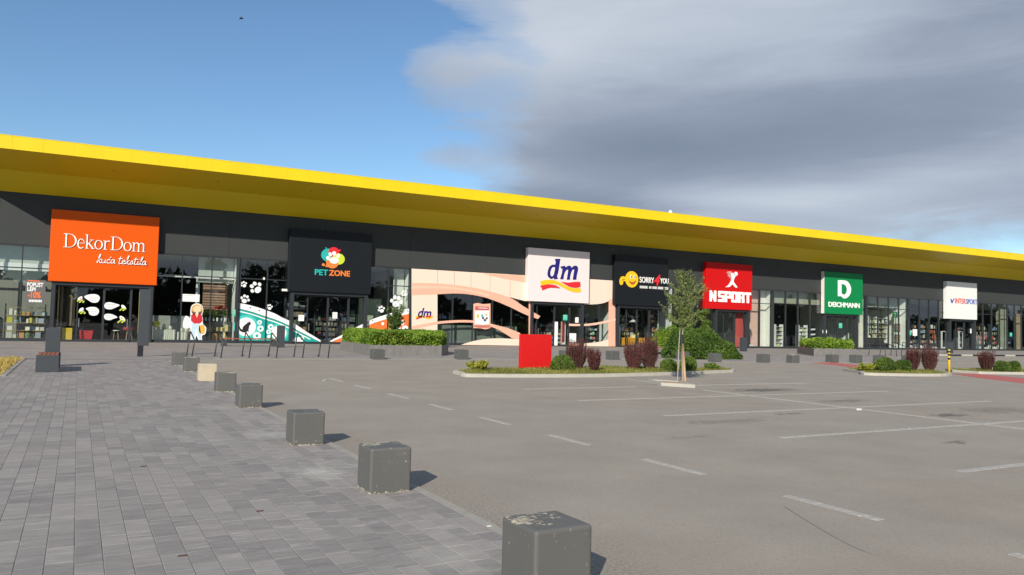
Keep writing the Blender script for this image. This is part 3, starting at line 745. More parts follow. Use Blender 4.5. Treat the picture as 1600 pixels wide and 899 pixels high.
MB().tube([w3(lp(1058.5, 600)), w3(lp(1060, 545)), w3(lp(1062.5, 490)), w3(lp(1062.5, 472))], .016, 7).build('pole', mat('grey_pole', (.30, .27, .24), .8), st, True)
st2 = thing('tree_stake', 'thick orange brown wooden stake with dark wrap beside the young tree', 'tree stake', (bx, by, .07))
MB().tube([w3(lp(1070, 600), -.05), w3(lp(1065.2, 541), -.05)], .036, 9).build('post', M_stake, st2, True)
MB().tube([w3(lp(1065.2, 545), -.02), w3(lp(1064.0, 527), -.02)], [.055, .045], 8).build('wrap', M_black, st2)

# red box
x0, y0 = G(812, 581); x1, y1 = G(865, 581)
rb = thing('red_board', 'plain bright red upright board standing on the long island', 'board', (x0, y0, .10))
Wd = (x1-x0); Hh = 58*dep/F*1.0
dr = np.array([x0, y0, -EYE])@np.array([AX[2], AY[2], AZ[2]]); Hh = 58.5*dr/F
o = MB().box(0, Wd, 0, .10, .03, Hh-.10).build('body', M_redb, rb); bevel(o, .01)
o = MB().box(.03, Wd-.03, .02, .08, -.1, .03).build('foot', M_black, rb)
for sx in (.03, Wd-.05): MB().box(sx, sx+.02, -.006, 0.0, .9, .98).build('hinge', M_redb, rb)

# ------------------------------------------------------------------ cube bollards
def cube_mesh(sx, sy, sz, m, bev=.03, jag=0):
    bm = bmesh.new(); bmesh.ops.create_cube(bm, size=1); bmesh.ops.scale(bm, vec=(sx, sy, sz), verts=bm.verts); bmesh.ops.translate(bm, vec=(0, 0, sz/2), verts=bm.verts)
    bmesh.ops.bevel(bm, geom=[e for e in bm.edges if not all(v.co.z < .01 for v in e.verts)], offset=bev, segments=3, profile=.5, affect='EDGES')
    if jag:
        rr = random.Random(jag)
        for v in bm.verts: v.co += Vector([rr.uniform(-1, 1)*.004 for _ in range(3)])
    me = bpy.data.meshes.new('cube_bollard'); bm.to_mesh(me); bm.free(); me.materials.append(m)
    me.polygons.foreach_set('use_smooth', [False]*len(me.polygons)); return me
cmesh = cube_mesh(.40, .40, .42, M_boll, .022); craw = cube_mesh(.40, .40, .42, M_bollraw, .012, 4); cfar = cube_mesh(.50, .46, .42, M_bollpav, .02, 5)
near_c = [(2.53, 4.06, cmesh, 'nearest dark cube bollard with pale paint flakes across its top, cut by the frame'),
          (2.61, 7.13, cmesh, 'second nearest dark cube bollard with rusty chips on its front corner'),
          (2.62, 10.12, cmesh, 'third dark cube bollard along the kerb, with chips along its foot'),
          (2.74, 14.56, cmesh, 'fourth dark cube bollard, its shadow reaching the asphalt'),
          (2.83, 17.72, cmesh, 'dark cube bollard directly in front of the bare beige one'),
          (2.9, 20.92, craw, 'bare beige concrete cube bollard, the only unpainted one'),
          (2.94, 24.42, cmesh, 'dark cube bollard just behind the bare beige one'),
          (2.93, 27.42, cmesh, 'last dark cube bollard of the row, closest to the bike racks')]
for i, (x, y, me, lab) in enumerate(near_c):
    o = bpy.data.objects.new('cube_bollard', me); C.objects.link(o); o.location = (x-.0, y, .006); o.rotation_euler = (0, 0, random.uniform(-.03, .03))
    tag(o, lab, 'bollard', 'cube bollards along the kerb')
# a little broken mortar at the foot of the second cube
for px, py, wpx, m_, lab in [(592.5, 562, 21.6, cfar, 'grey cube bollard before the boxwood planter'),
                       (724.5, 562, 21, cfar, 'grey cube bollard right of the boxwood planter, left of the red box'),
                       (888, 562, 20, cfar, 'grey cube bollard mostly hidden behind the red leaved shrub by the red box'),
                       (962, 562.5, 21, cfar, 'weathered grey cube bollard before the pink film front'),
                       (1072, 563, 20, cfar, 'grey cube bollard behind the staked tree'),
                       (1122.5, 566, 20, cfar, 'grey cube bollard in front of the tall hedge'),
                       (1198.5, 567, 19.5, cfar, 'grey cube bollard just right of the tall hedge'),
                       (1245, 567.5, 19, cfar, 'grey cube bollard with a pale crumbled top'),
                       (1306.5, 567, 18.5, cfar, 'grey cube bollard before the low juniper planter'),
                       (1343.5, 567.5, 18, cfar, 'grey cube bollard right of the juniper planter'),
                       (1380.5, 568, 18, cfar, 'grey cube bollard behind the round shrubs of the short island'),
                       (1425, 568, 18, cfar, 'grey cube bollard peeping out behind the barberries by the post')]:
    x, y = G(px, py); o = bpy.data.objects.new('cube_bollard', m_); C.objects.link(o); o.location = (x, y+.25, .006); o.rotation_euler = (0, 0, random.uniform(-.06, .06))
    tag(o, lab, 'bollard', 'cube bollards along the forecourt')
    if 'crumbled' in lab:
        o.data = cube_mesh(.50, .46, .40, M_bollpav, .05, 9)
        c_ = MB().slab(disc(0, 0, .17, .13, 9), .385, .412).build('crumbled_cap', M_bollraw, o)

# ------------------------------------------------------------------ street furniture
def bike_rack(x, y, label, flat=False):
    t = thing('bike_rack', label, 'bike rack', (x, y, .01), 'bike racks')
    hi = .68 if flat else 1.0
    pts = [(0, 0, -.02), (.10, -.03, hi-.06), (.105, -.05, hi-.01), (.11, -.10, hi-.02), (.13, -1.10, .70), (.13, -1.18, .67), (.13, -1.21, .60), (.04, -1.31, -.02)]
    if flat: pts = [(0, 0, -.02), (.08, 0, .66), (.09, -.06, .70), (.13, -1.10, .70), (.13, -1.18, .67), (.13, -1.21, .60), (.04, -1.31, -.02)]
    MB().tube(pts, .024, 8).build('hoop', M_black, t, True)
    for q in ((0, 0), (.04, -1.31)):
        MB().tube([(q[0], q[1], 0), (q[0], q[1], .012)], .06, 12).build('base_plate', M_black, t)
    return t
nm = ['leftmost black bike rack of the left row, before the woman sticker', 'black bike rack second from left, before the wooden bench', 'black bike rack third from left, before the cat sticker', 'black bike rack just left of the grey bin by the teal sticker', 'black bike rack just right of the grey bin by the teal sticker', 'rightmost bike rack of the left row, with a flat top']
for i in range(6):
    x = 7.06+(i-3)*1.065; bike_rack(x, 33.7, nm[i], i == 5)
nm2 = ['leftmost black bike rack of the far row, left of the green framed window', 'second black bike rack of the far right row', 'third black bike rack of the far right row', 'fourth black bike rack of the far right row, above the round shrubs', 'fifth black bike rack of the far right row, above the barberries', 'rightmost black bike rack of the far right row']
for i in range(6): bike_rack(50.2+i*1.25, 37.0, nm2[i])

def bin_(x, y, label, hgt=1.15, wd=.40):
    t = thing('litter_bin', label, 'litter bin', (x, y, .01))
    pr = [(-wd/2, 0), (wd/2, 0)]+[(wd/2*np.sign(math.cos(a))*abs(math.cos(a))**.35, hgt-.05+.05*math.sin(a)) for a in np.linspace(0, PI, 10)]
    o = MB().prism(pr, -.17, .17).build('body', M_dark, t); bevel(o, .008)
    MB().box(-wd/2+.03, wd/2-.03, -.15, .15, -.02, .0).build('foot', M_black, t)
    return t
bin_(-.62, 27.2, 'tall dark grey litter bin behind the end of the left bench', 1.16, .38)
bin_(*G(438, 543.5), 'dark grey round topped litter bin before the teal sticker', 1.22, .38)
bin_(*G(695, 543), 'dark grey litter bin at the right end of the boxwood planter', 1.05, .5)
bin_(*G(1161.5, 549.5), 'dark grey litter bin below the red sign, right of the hedge', 1.05, .44)
bin_(*G(1484, 552.5), 'dark grey litter bin behind the yellow black post', 1.0, .5)

def bench_block(x, y, label, L=2.0, wd=.62, h=.47):
    t = thing('bench', label, 'bench', (x, y, .01))
    for i, yy in enumerate((0, L-.12)):
        o = MB().box(0, wd, yy, yy+.10, 0, h).build('end_panel', M_dark, t); bevel(o, .008)
    for k in range(5):
        a = .02+k*(wd-.04)/5; o = MB().box(a, a+(wd-.04)/5-.018, .10, L-.12, h-.045, h-.005).build('slat', M_wood, t)
    MB().box(.04, wd-.04, .10, L-.12, h-.09, h-.046).build('seat_frame', M_black, t)
    MB().box(.08, .5, .35, .75, 0, .16).build('foot_block', M_kerbw, t)
    return t
bench_block(-.93, 24.35, 'dark grey end panel bench with red brown slats at the left', 2.0, .54, .46)
def bench_slat(x, y, L, label):
    t = thing('bench', label, 'bench', (x, y, .01))
    for s in (0.05, L-.35):
        MB().prism([(s, 0), (s+.30, 0), (s+.22, .38), (s+.08, .38)], 0, .5).build('leg', M_dark, t)
    for k in range(4): MB().box(0, L, k*.13, k*.13+.115, .40, .45).build('slat', M_wood, t)
    return t
x, y = G(345, 541.5); bench_slat(x, y, 3.1, 'long wooden slat bench behind the left bike racks')
x, y = G(1020, 554.5); bench_slat(x, y, 2.6, 'wooden slat bench before the hedge, behind the tallest barberry')

# info column near the orange shop
cx, cy = G(219, 558)
t = thing('advertising_column', 'tall dark grey slab column on a narrow foot before the orange sign', 'column', (cx-.12, cy, .01))
o = MB().box(.0, .40, 0, .12, .42, 2.60).build('panel', M_dark, t); bevel(o, .01)
MB().box(.02, .22, .02, .10, -.02, .42).build('foot', M_black, t)
MB().box(-.006, -.001, .02, .10, .9, 2.5).build('light_strip', mat('strip_yellow', (.45, .36, .06), .5), t)

# yellow black post
x, y = G(1483, 585)
t = thing('striped_post', 'slim yellow post with black bands at the end of the short island', 'post', (x, y, .0))
MB().lathe(0, 0, [(.0, 0), (.045, 0), (.045, .99), (.03, 1.02), (0, 1.02)], 14).build('tube', mat('post_yellow', (.80, .54, .01), .45), t, True)
for z in (.93, .80, .64): MB().lathe(0, 0, [(.047, z-.045), (.047, z+.045)], 14).build('band', M_black, t, True)

# stone planters
def stone_planter(poly, label, hgt, colr):
    x0, y0 = poly[0]; P = [(p[0]-x0, p[1]-y0) for p in poly]
    t = thing('stone_planter', label, 'planter', (x0, y0, .01)); n = len(P)
    m1 = mat('grey_veined_stone', (.17, .16, .15), .75, .45, 3.5, .2, 40, aniso=(2.2, 2.2, .7))
    for i in range(n):
        a, b = Vector(P[i]), Vector(P[(i+1) % n]); L = (b-a).length; k = max(1, round(L/.55)); d = (b-a)/L; nn = Vector((d.y, -d.x))
        for q in range(k):
            s0 = a+d*(L*q/k+.004); s1 = a+d*(L*(q+1)/k-.004); e = random.uniform(0, .008)
            mb = MB().slab([(s0.x+nn.x*e, s0.y+nn.y*e), (s1.x+nn.x*e, s1.y+nn.y*e), (s1.x-nn.x*.05, s1.y-nn.y*.05), (s0.x-nn.x*.05, s0.y-nn.y*.05)], 0, hgt-random.uniform(0, .006))
            mb.build('stone_slab', m1, t)
    cxx = sum(p[0] for p in P)/n; cyy = sum(p[1] for p in P)/n
    MB().slab([(cxx+(p[0]-cxx)*.97, cyy+(p[1]-cyy)*.97) for p in P], 0, hgt-.05).build('soil', M_soil, t)
    return t
pp = [G(552, 551), G(577, 556.5), G(690, 557), G(700, 553.5), (17.2, 41.2), (13.4, 41.6), (12.2, 40.6)]
stone_planter(pp, 'low angular grey stone planter holding the boxwood', .50, None)
def hedge(name, label, poly, z0, z1, n, m, size, lump=.12, seed=1, cat='hedge', slope=None):
    x0, y0 = poly[0]; r = np.random.default_rng(seed); xs = [p[0] for p in poly]; ys = [p[1] for p in poly]; P = []
    cx, cy = sum(xs)/len(xs), sum(ys)/len(ys); A = []
    for _ in range(n):
        k = r.integers(len(poly)); u = r.random(); a, b = poly[k], poly[(k+1) % len(poly)]
        if r.random() < .5:
            ex, ey = a[0]*(1-u)+b[0]*u, a[1]*(1-u)+b[1]*u; z = r.uniform(z0, z1); f = 1-r.random()**2*.25
        else:
            ex, ey = a[0]*(1-u)+b[0]*u, a[1]*(1-u)+b[1]*u; z = z1-abs(r.normal(0, .06)); f = math.sqrt(r.random())
        x = cx+(ex-cx)*f; y = cy+(ey-cy)*f
        l = lump*(math.sin(x*2.3+seed)+.7*math.sin(x*5.1+y*1.7)+.6*math.sin(y*3.9+x))
        zz = z0+(z-z0)*(1+l*.8/(z1-z0)*.6); rnd = max(0, (z-z0)/(z1-z0)-.7)*.5
        x = cx+(x-cx)*(1-rnd*.25+l*.05); y = cy+(y-cy)*(1-rnd*.4+l*.05)
        if slope: zz = z0+(zz-z0)*slope(x)
        P.append((x-x0+r.normal(0, .03), y-y0+r.normal(0, .03), zz))
    P = np.array(P); t = thing(name, label, cat, (x0, y0, 0))
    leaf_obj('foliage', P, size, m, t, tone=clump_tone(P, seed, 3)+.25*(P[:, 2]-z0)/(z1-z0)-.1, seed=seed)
    sb = MB()
    for k in range(14):
        u = r.random(); a = (cx-x0+(r.random()-.5)*.7*(max(xs)-min(xs)), cy-y0+(r.random()-.5)*.4*(max(ys)-min(ys)))
        sb.tube([(a[0], a[1], max(0, z0-.15)), (a[0]+.1, a[1], z0+(z1-z0)*.55)], [.02, .008], 5)
    s_ = sb.build('stem', M_twig, t); s_['kind'] = 'stuff'; return t
cxs = lambda P, k: [(sum(p[0] for p in P)/len(P)+(p[0]-sum(p[0] for p in P)/len(P))*k, sum(p[1] for p in P)/len(P)+(p[1]-sum(p[1] for p in P)/len(P))*k) for p in P]
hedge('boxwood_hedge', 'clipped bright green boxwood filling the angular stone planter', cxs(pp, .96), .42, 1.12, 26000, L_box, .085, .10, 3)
# star shaped young bush behind the boxwood
x, y = 14.95, 39.9
t = thing('oleander_bush', 'spiky dark green bush rising behind the boxwood', 'bush', (x, y, .4)); r = np.random.default_rng(5); P = []; sb = MB()
for k in range(42):
    a = r.uniform(0, 2*PI); e = np.array([math.cos(a)*r.uniform(.15, .62), math.sin(a)*.5, r.uniform(.9, 2.15)]); b0 = np.array([0, 0, .75])
    for q in r.random(30): P.append(b0+(e-b0)*(.3+.7*q)+r.normal(0, .03, 3))
    sb.tube([(0, 0, .6), tuple(e)], [.008, .003], 4)
sb.tube([(0, 0, -.1), (0, 0, .8)], .025, 7)
leaf_obj('foliage', np.array(P), .07, L_hedge, t, aspect=3, seed=5); sb.build('stem', M_bark, t)
# tall laurel hedge and its planter
hp = [G(1064, 561), G(1110, 563.5), G(1152, 563), (36.5, 36.0), (33.0, 36.6), (29.6, 34.5)]
def mound(label, lumps, n, m, size, seed):          # one hedge grown of several rounded shrubs
    x0, y0 = lumps[0][:2]; r = np.random.default_rng(seed); P = []; t = thing('laurel_hedge', label, 'hedge', (x0, y0, 0)); sb = MB()
    vol = sum(l[2]*l[3] for l in lumps)
    for x, y, rx, ry, h in lumps:
        k = int(n*rx*ry/vol); d = r.normal(size=(k, 3)); d[:, 2] = abs(d[:, 2])*.9; d /= np.linalg.norm(d, axis=1)[:, None]
        d = np.sign(d)*np.abs(d)**.8
        l = 1+.06*(np.sin(d[:, 0]*7+x)+np.sin(d[:, 1]*6+y)+np.sin(d[:, 2]*8))
        P.append(d*(.78+.22*r.random(k)**.5)[:, None]*l[:, None]*[rx, ry, h]+[x-x0, y-y0, 0]+r.normal(0, .02, (k, 3)))
        sb.tube([(x-x0, y-y0, 0), (x-x0+.1, y-y0, h*.7)], [.03, .01], 6)
    P = np.concatenate(P); P = P[P[:, 2] > .0]
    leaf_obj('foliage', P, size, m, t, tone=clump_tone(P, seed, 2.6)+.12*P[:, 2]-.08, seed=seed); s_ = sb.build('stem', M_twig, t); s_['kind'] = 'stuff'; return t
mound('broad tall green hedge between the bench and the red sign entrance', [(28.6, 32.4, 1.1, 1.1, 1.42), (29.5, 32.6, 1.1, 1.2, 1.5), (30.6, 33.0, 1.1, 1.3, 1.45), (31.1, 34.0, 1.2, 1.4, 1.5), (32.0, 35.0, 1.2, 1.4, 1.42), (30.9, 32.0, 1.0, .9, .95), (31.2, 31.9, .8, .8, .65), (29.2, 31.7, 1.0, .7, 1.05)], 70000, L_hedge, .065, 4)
hp2 = [G(1018, 551), G(1058, 552), (36.4, 41.0), (33.2, 41.2)]
stone_planter([G(1016, 553), G(1062, 554.5), (37.8, 42.2), (33.0, 42.2)], 'low stone planter behind the bench before the black sign', .45, None)
mound('lower rounded green hedge above the wooden bench', [(33.2, 39.6, .9, .8, 1.45), (34.4, 39.9, 1.1, .9, 1.6), (35.6, 40.2, 1.1, .9, 1.55), (36.6, 40.4, .9, .8, 1.4)], 26000, L_box, .07, 6)
def topiary(px, py, ztop, label, seed):
    x, y = G(px, py); t = thing('topiary', label, 'tree', (x, y, 0)); r = np.random.default_rng(seed); P = []
    z = .9; k = 0
    while z < ztop:
        rad = .52*(1-.45*(z/ztop)); cxo = .22*math.cos(k*2.1); cyo = .22*math.sin(k*2.1)
        d = r.normal(size=(900, 3)); d /= np.linalg.norm(d, axis=1)[:, None]; P.append(d*[rad, rad, .24]*r.uniform(.8, 1, (900, 1))+[cxo, cyo, z]); z += .40; k += 1
    P = np.concatenate(P); leaf_obj('crown', P, .07, L_ball, t, seed=seed, tone=clump_tone(P, seed)); MB().tube([(0, 0, 0), (.05, 0, ztop)], .035, 7).build('trunk', M_bark, t)
topiary(1071, 549, 3.2, 'left cloud pruned topiary tree behind the staked tree', 21)
topiary(1100, 548.5, 3.15, 'right cloud pruned topiary tree left of the red sign entrance', 22)
jp = [G(1272, 557), G(1338, 558), (50.5, 39.6), (46.0, 39.8)]
stone_planter(jp, 'low stone planter with spreading juniper before the green sign', .52, None)
hedge('juniper', 'flat spreading green juniper in the planter before the green sign', cxs(jp, .92), .48, .98, 9000, L_box, .10, .25, 8, 'shrub')

# dry grass corner at the left
gp = [(-1.62, 23.2), (-1.58, 31.7), (-9, 31.9), (-9, 23.0)]
t = thing('lawn_edge', 'pale kerb round the patch of dry yellow grass at the left edge', 'kerb', (-1.62, 23.2, 0))
MB().slab([(0, -.1), (.12, -.1), (.12, 8.6), (0, 8.5)], -.02, .03).build('kerb_stone', M_kerb, t)
MB().slab([(0, 8.5), (.12, 8.62), (-7.4, 8.75), (-7.4, 8.63)], -.02, .03).build('kerb_stone', M_kerb, t)
struct(MB().slab([(-1.62, 23.1), (-1.62, 31.7), (-12, 31.8), (-12, 23.0)], -.02, .02), 'dry_ground', M_soil)
grass_patch(gp, 26000, .09, L_dry, 'dry_grass', seed=9, z=.02)

# litter
x, y = G(1340, 641); t = thing('litter', 'white crumpled litter lying on the parking line', 'litter', (x, y, 0))
bm_ = MB(); r = random.Random(4)
for k in range(2): bm_.slab([(k*.03+r.uniform(-.03, .03), r.uniform(-.06, 0)), (k*.04+.07, r.uniform(-.05, 0)), (k*.04+.06, r.uniform(.02, .07)), (k*.04-.01, r.uniform(.02, .06))], .0, .02+.02*r.random()+k*.003)
bm_.build('paper', M_white, t)
x, y = G(764, 825); o = MB().slab([(x-.02, y-.012), (x+.02, y-.008), (x+.018, y+.012), (x-.016, y+.01)], .008, .016).build('paper_scrap', M_white); tag(o, 'tiny white paper scrap on the kerb by the nearest cube', 'litter')
for px, py, lab in [(406, 799, 'dry leaf on the paving left of the second cube bollard'), (285, 869, 'dark twig lying on the paving near the lower edge'), (224, 729, 'small dark chip in the paving in the middle of the walk')]:
    x, y = G(px, py, .016); o = MB().slab([(x-.03, y-.008), (x+.02, y-.012), (x+.03, y+.006), (x-.02, y+.012)], .016, .022).build('dry_leaf', M_twig); tag(o, lab, 'litter')
# bird high up
px, py = 377, 29; rr = ray(px, py); k = 60/rr[1]
t = thing('bird', 'tiny dark bird flying high in the blue sky', 'bird', (rr[0]*k, 60, EYE+rr[2]*k))
P0 = MB().tube([(-.16, 0, 0), (-.08, 0, .0), (.02, 0, .0), (.12, 0, .02), (.2, 0, .0)], [.01, .035, .055, .03, .012], 8).build('body', M_black, t, True)
for s in (-1, 1): MB().slab([(-.04, 0), (.07, 0), (.02, s*.18), (-.10, s*.34)], .01, .02).build('wing', M_black, t)
# ------------------------------------------------------------------ the shopping building
YF = 50.8; ZT = 5.33; ZTR = 4.06; ZW = 8.22; YB = 50.86
bld = thing('shopping_building', 'long dark grey row of shops under a bright yellow canopy', 'building', (0, YF, 0))
def bpart(mb, name, m): 
    o = mb.build(name, m, bld); o.location = (0, -YF, 0); return o
def sub(mb, name, m, par):
    o = mb.build(name, m, par); return o
XL, XR = -16.0, 132.0
x = XL
while x < XR:                                            # cladding cassettes
    bpart(MB().box(x+.006, min(x+6.0, XR)-.006, YF-.02, YF+.12, ZT+.02, ZW-.01), 'wall_panel', M_clad); x += 6.0
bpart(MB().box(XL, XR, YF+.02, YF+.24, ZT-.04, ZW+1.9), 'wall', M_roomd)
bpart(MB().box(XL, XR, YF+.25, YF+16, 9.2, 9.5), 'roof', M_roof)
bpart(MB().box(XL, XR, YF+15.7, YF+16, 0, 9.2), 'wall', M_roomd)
for xx in (XL, XR-.3): bpart(MB().box(xx, xx+.3, YF+.25, YF+15.7, 0, 9.2), 'wall', M_clad)
bpart(MB().box(XL+.3, XR-.3, YF+.10, YF+15.7, -.02, .03), 'floor', M_floor_in)
bpart(MB().box(XL+.3, XR-.3, YF+.25, YF+15.7, 5.36, 5.5), 'ceiling', M_room)
bpart(MB().box(XL, XR, YF-.10, YF+.10, 0, .13), 'plinth', M_frame)
# canopy
CY, CZ0, CZ1 = 46.3, 9.79, 10.45
can = bpart(MB(), 'canopy', M_yels)
mb = MB(); x0, x1 = -6.0, 126.0
prof = [(CY+.03, CZ0), (49.45, 9.22), (50.77, ZW), (50.9, ZW), (50.9, 9.45), (50.9, CZ1-.1), (CY+.03, CZ1-.05)]
for i in range(len(prof)):
    a, b = prof[i], prof[(i+1) % len(prof)]
    mb.quad((x0, a[0], a[1]), (x1, a[0], a[1]), (x1, b[0], b[1]), (x0, b[0], b[1]))
n = len(mb.v)
for xx in (x0, x1):
    k = len(mb.v); mb.v += [(xx, p[0], p[1]) for p in prof]; mb.f.append(tuple(range(k, k+len(prof)))); mb.c.append(None)
can.data = mb.mesh('canopy', M_yels)
x = x0
while x < x1:
    xe = min(x+1.36, x1)
    f = MB().box(x+.002, xe-.002, CY-.03, CY+.027, CZ0-.01, CZ1).build('fascia_panel', M_yel, can); x += 1.36
MB().box(x0, x1, CY-.04, CY+.3, CZ1+.001, CZ1+.035).build('cap_rail', M_yel, can)
for xx in np.arange(-4, 126, 5.4):
    MB().lathe(xx, 47.9, [(0, 9.50), (.07, 9.50), (.07, 9.56)], 12).build('downlight', M_dark, can)
# roof dome above the fascia
rr = ray(1050, 338); k = 46.6/rr[1]
t = thing('roof_camera', 'small white dome standing on the canopy edge', 'camera', (rr[0]*k, 46.8, CZ1+.03))
MB().lathe(0, 0, [(.16, 0), (.16, .10), (.13, .2), (.07, .27), (0, .30)], 14).build('dome', M_white, t, True)

# --- windows
PX = lambda px, py=490: W(px, py)[0]
def window(xa, xb, z0=.13, z1=ZT, tr=True, y=YF, name='window', mw=.055, thick=.16, cols=1, trz=None):
    mb = MB(); h = mw/2; ya, yb = y-.10, y-.10+thick
    mb.box(xa-.0, xa+mw, ya, yb, z0, z1); mb.box(xa+mw, xb, ya+.01, yb-.01, z0, z0+.06); mb.box(xa+mw, xb, ya+.01, yb-.01, z1-.07, z1)
    tz = trz or ZTR
    if tr: mb.box(xa+mw, xb, ya+.012, yb-.012, tz-.03, tz+.03)
    o = mb.build(name, M_frame, bld); o.location = (0, -YF, 0)
    cells = [(z0+.06, tz-.03), (tz+.03, z1-.07)] if tr else [(z0+.06, z1-.07)]
    for a, b in cells:
        MB().box(xa+mw, xb, y-.012, y+.012, a, b).build('pane', M_glass, o)
    return o
def door(xa, xb, z1=3.05, y=YF+.02, handle=None):
    mb = MB(); mb.box(xa, xa+.06, y-.05, y+.05, .03, z1); mb.box(xb-.06, xb, y-.05, y+.05, .03, z1); mb.box(xa+.06, xb-.06, y-.045, y+.045, .03, .16); mb.box(xa+.06, xb-.06, y-.045, y+.045, z1-.1, z1)
    o = mb.build('door', M_frame, bld); o.location = (0, -YF, 0)
    MB().box(xa+.06, xb-.06, y-.01, y+.01, .16, z1-.1).build('pane', M_glass, o)
    if handle is not None: MB().tube([(handle, y-.10, .85), (handle, y-.10, 1.35)], .018, 6).build('handle', mat('steel', (.5, .5, .5), .3, metal=1), o)
    return o
def portal(xa, xb, divs, label=None, doors=True):
    # jambs, head and lobby framing beneath a sign
    mb = MB(); mb.box(xa-.10, xa+.10, YF-.30, YF+.1, .0, 3.5); mb.box(xb-.12, xb+.12, YF-.30, YF+.1, .0, 3.5); mb.box(xa+.10, xb-.12, YF-.28, YF+.1, 3.2, 3.5)
    o = mb.build('door_surround', M_frame, bld); o.location = (0, -YF, 0)
    e = [xa+.10]+divs+[xb-.12]
    n = len(e)-1
    for i in range(n):
        if doors and 0 < i < n-1 or (doors and n == 2): door(e[i], e[i+1], 3.2-.005, handle=e[i]+.14 if i % 2 else e[i+1]-.14)
        else: window(e[i], e[i+1], .03, 3.2, False)
    MB()
# openings
eA = [-14.3, -12.65, -11.0, -9.4, -7.75, -6.1, -4.48, -2.85]
for a, b in zip(eA, eA[1:]+[-1.38]): window(a, b)
portal(-1.27, 3.70, [-.08, 1.27, 2.67])
for a, b in [(3.82, 5.37), (5.37, 7.04), (7.04, 8.55)]: window(a, b)
for a, b in [(8.72, 10.36), (10.36, 11.85)]: window(a, b)
portal(11.95, 16.85, [12.98, 14.34, 15.72])
for a, b in [(16.97, 18.45), (18.45, 20.03)]: window(a, b)
dmx = [20.2, PX(660), PX(706), PX(738), PX(768), PX(798), PX(826.5)]
for a, b in zip(dmx, dmx[1:]): window(a, b, tr=False)
portal(PX(826.5)+.12, PX(909)-.12, [PX(838, 500), PX(866, 500), PX(889, 500)])
dm2 = [PX(909), PX(935), PX(962)-.08]
for a, b in zip(dm2, dm2[1:]): window(a, b, tr=False)
portal(PX(962)+.08, PX(1033), [PX(978), PX(995), PX(1014)])
window(PX(1033)+.15, PX(1053)-.1); 
window(PX(1055), PX(1082)); window(PX(1082), PX(1112))
portal(PX(1114)+.15, PX(1166), [PX(1130), PX(1147)])
window(PX(1168)+.1, PX(1186)); window(PX(1186), PX(1206)-.05)
for a, b in [(1207.5, 1226.6), (1226.6, 1246), (1246, 1265), (1265, 1283)]: window(PX(a), PX(b), trz=4.15)
portal(PX(1284.5)+.1, PX(1336), [PX(1294), PX(1308.6), PX(1323)])
window(PX(1338), PX(1352), trz=4.15)
for a, b in [(1354, 1371), (1371, 1387.5), (1387.5, 1403.5), (1403.5, 1418)]: window(PX(a), PX(b), trz=4.15)
for a, b in [(1420, 1436), (1436, 1451), (1451, 1466), (1466, 1479)]: window(PX(a), PX(b))
portal(PX(1480.5)+.1, PX(1519.5), [PX(1493), PX(1506)])
lastx = [PX(v) for v in (1521, 1535, 1548.6, 1561, 1573, 1584.5, 1595)]
while lastx[-1] < 128: lastx.append(lastx[-1]+1.66)
for a, b in zip(lastx, lastx[1:]): window(a, b)
# party walls between shops and the piers on the front
parts_ = [8.60, PX(641)-.05, PX(962), PX(1053.5), PX(1207), PX(1353), PX(1419)]
for xx in parts_:
    bpart(MB().box(xx-.07, xx+.07, YF-.13, YF+.25, .0, ZT), 'pier', M_frame)
    bpart(MB().box(xx-.06, xx+.06, YF+.26, YF+15.6, .03, 5.36), 'partition_wall', M_room)
bpart(MB().box(-10, -9.9, YF+.26, YF+15.6, .03, 5.36), 'partition_wall', M_room)
def seen(x, y):                                          # where the glass position x is seen on a plane further back
    return x+(y-YF)*x/YF
def inner_wall(xa, xb, y, z0, z1, m, name='inner_wall', th=.08):
    if xa > 36 and y-YF < 4:
        lim = min([p for p in parts_ if p > xa-.2]+[130]) if not any(abs(p-xa) < .6 for p in parts_) else min([p for p in parts_ if p > xa+1]+[130])
        n0, n1 = seen(xa, y), seen(xb, y)
        if n1 < lim-.1: xa, xb = n0, n1
        else: xa, xb = min(n0, lim-.6), lim-.08
    return bpart(MB().box(xa, xb, y, y+th, z0, z1), name, m)
# dropped bulkheads and display back walls seen through the glass
inner_wall(-9.8, -1.2, YF+.9, 4.1, 5.34, mat('bulkhead_green_grey', (.46, .48, .43), .8))
inner_wall(-9.8, -1.1, YF+.85, 3.95, 4.36, M_white, 'pelmet')
inner_wall(-9.8, -1.2, YF+1.6, .05, 4.1, mat('grey_curtain_cloth', (.27, .265, .235), .9, .3, 4, aniso=(9, 1, .1)))
inner_wall(6.4, 8.5, YF+.95, 3.75, 5.34, mat('pale_bulkhead', (.52, .54, .50), .8))
inner_wall(3.8, 8.5, YF+.7, 3.98, 4.10, M_white, 'pelmet')
inner_wall(6.35, 6.55, YF+1.2, .05, 4.0, M_room)
inner_wall(3.9, 6.3, YF+1.6, .05, 1.62, mat('linen_grey', (.33, .33, .30), .9))
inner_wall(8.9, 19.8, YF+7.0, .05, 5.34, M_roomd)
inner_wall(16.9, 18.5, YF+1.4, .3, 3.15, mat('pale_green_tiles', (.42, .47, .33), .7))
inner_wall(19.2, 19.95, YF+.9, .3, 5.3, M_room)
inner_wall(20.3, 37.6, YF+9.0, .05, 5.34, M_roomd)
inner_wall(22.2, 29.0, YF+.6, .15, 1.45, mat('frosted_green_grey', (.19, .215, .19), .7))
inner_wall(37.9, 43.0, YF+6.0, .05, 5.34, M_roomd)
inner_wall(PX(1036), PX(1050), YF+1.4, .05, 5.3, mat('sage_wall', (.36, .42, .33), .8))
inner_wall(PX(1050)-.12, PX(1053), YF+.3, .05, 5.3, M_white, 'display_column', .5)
inner_wall(PX(1056), PX(1165), YF+7.5, .05, 5.34, M_roomd)
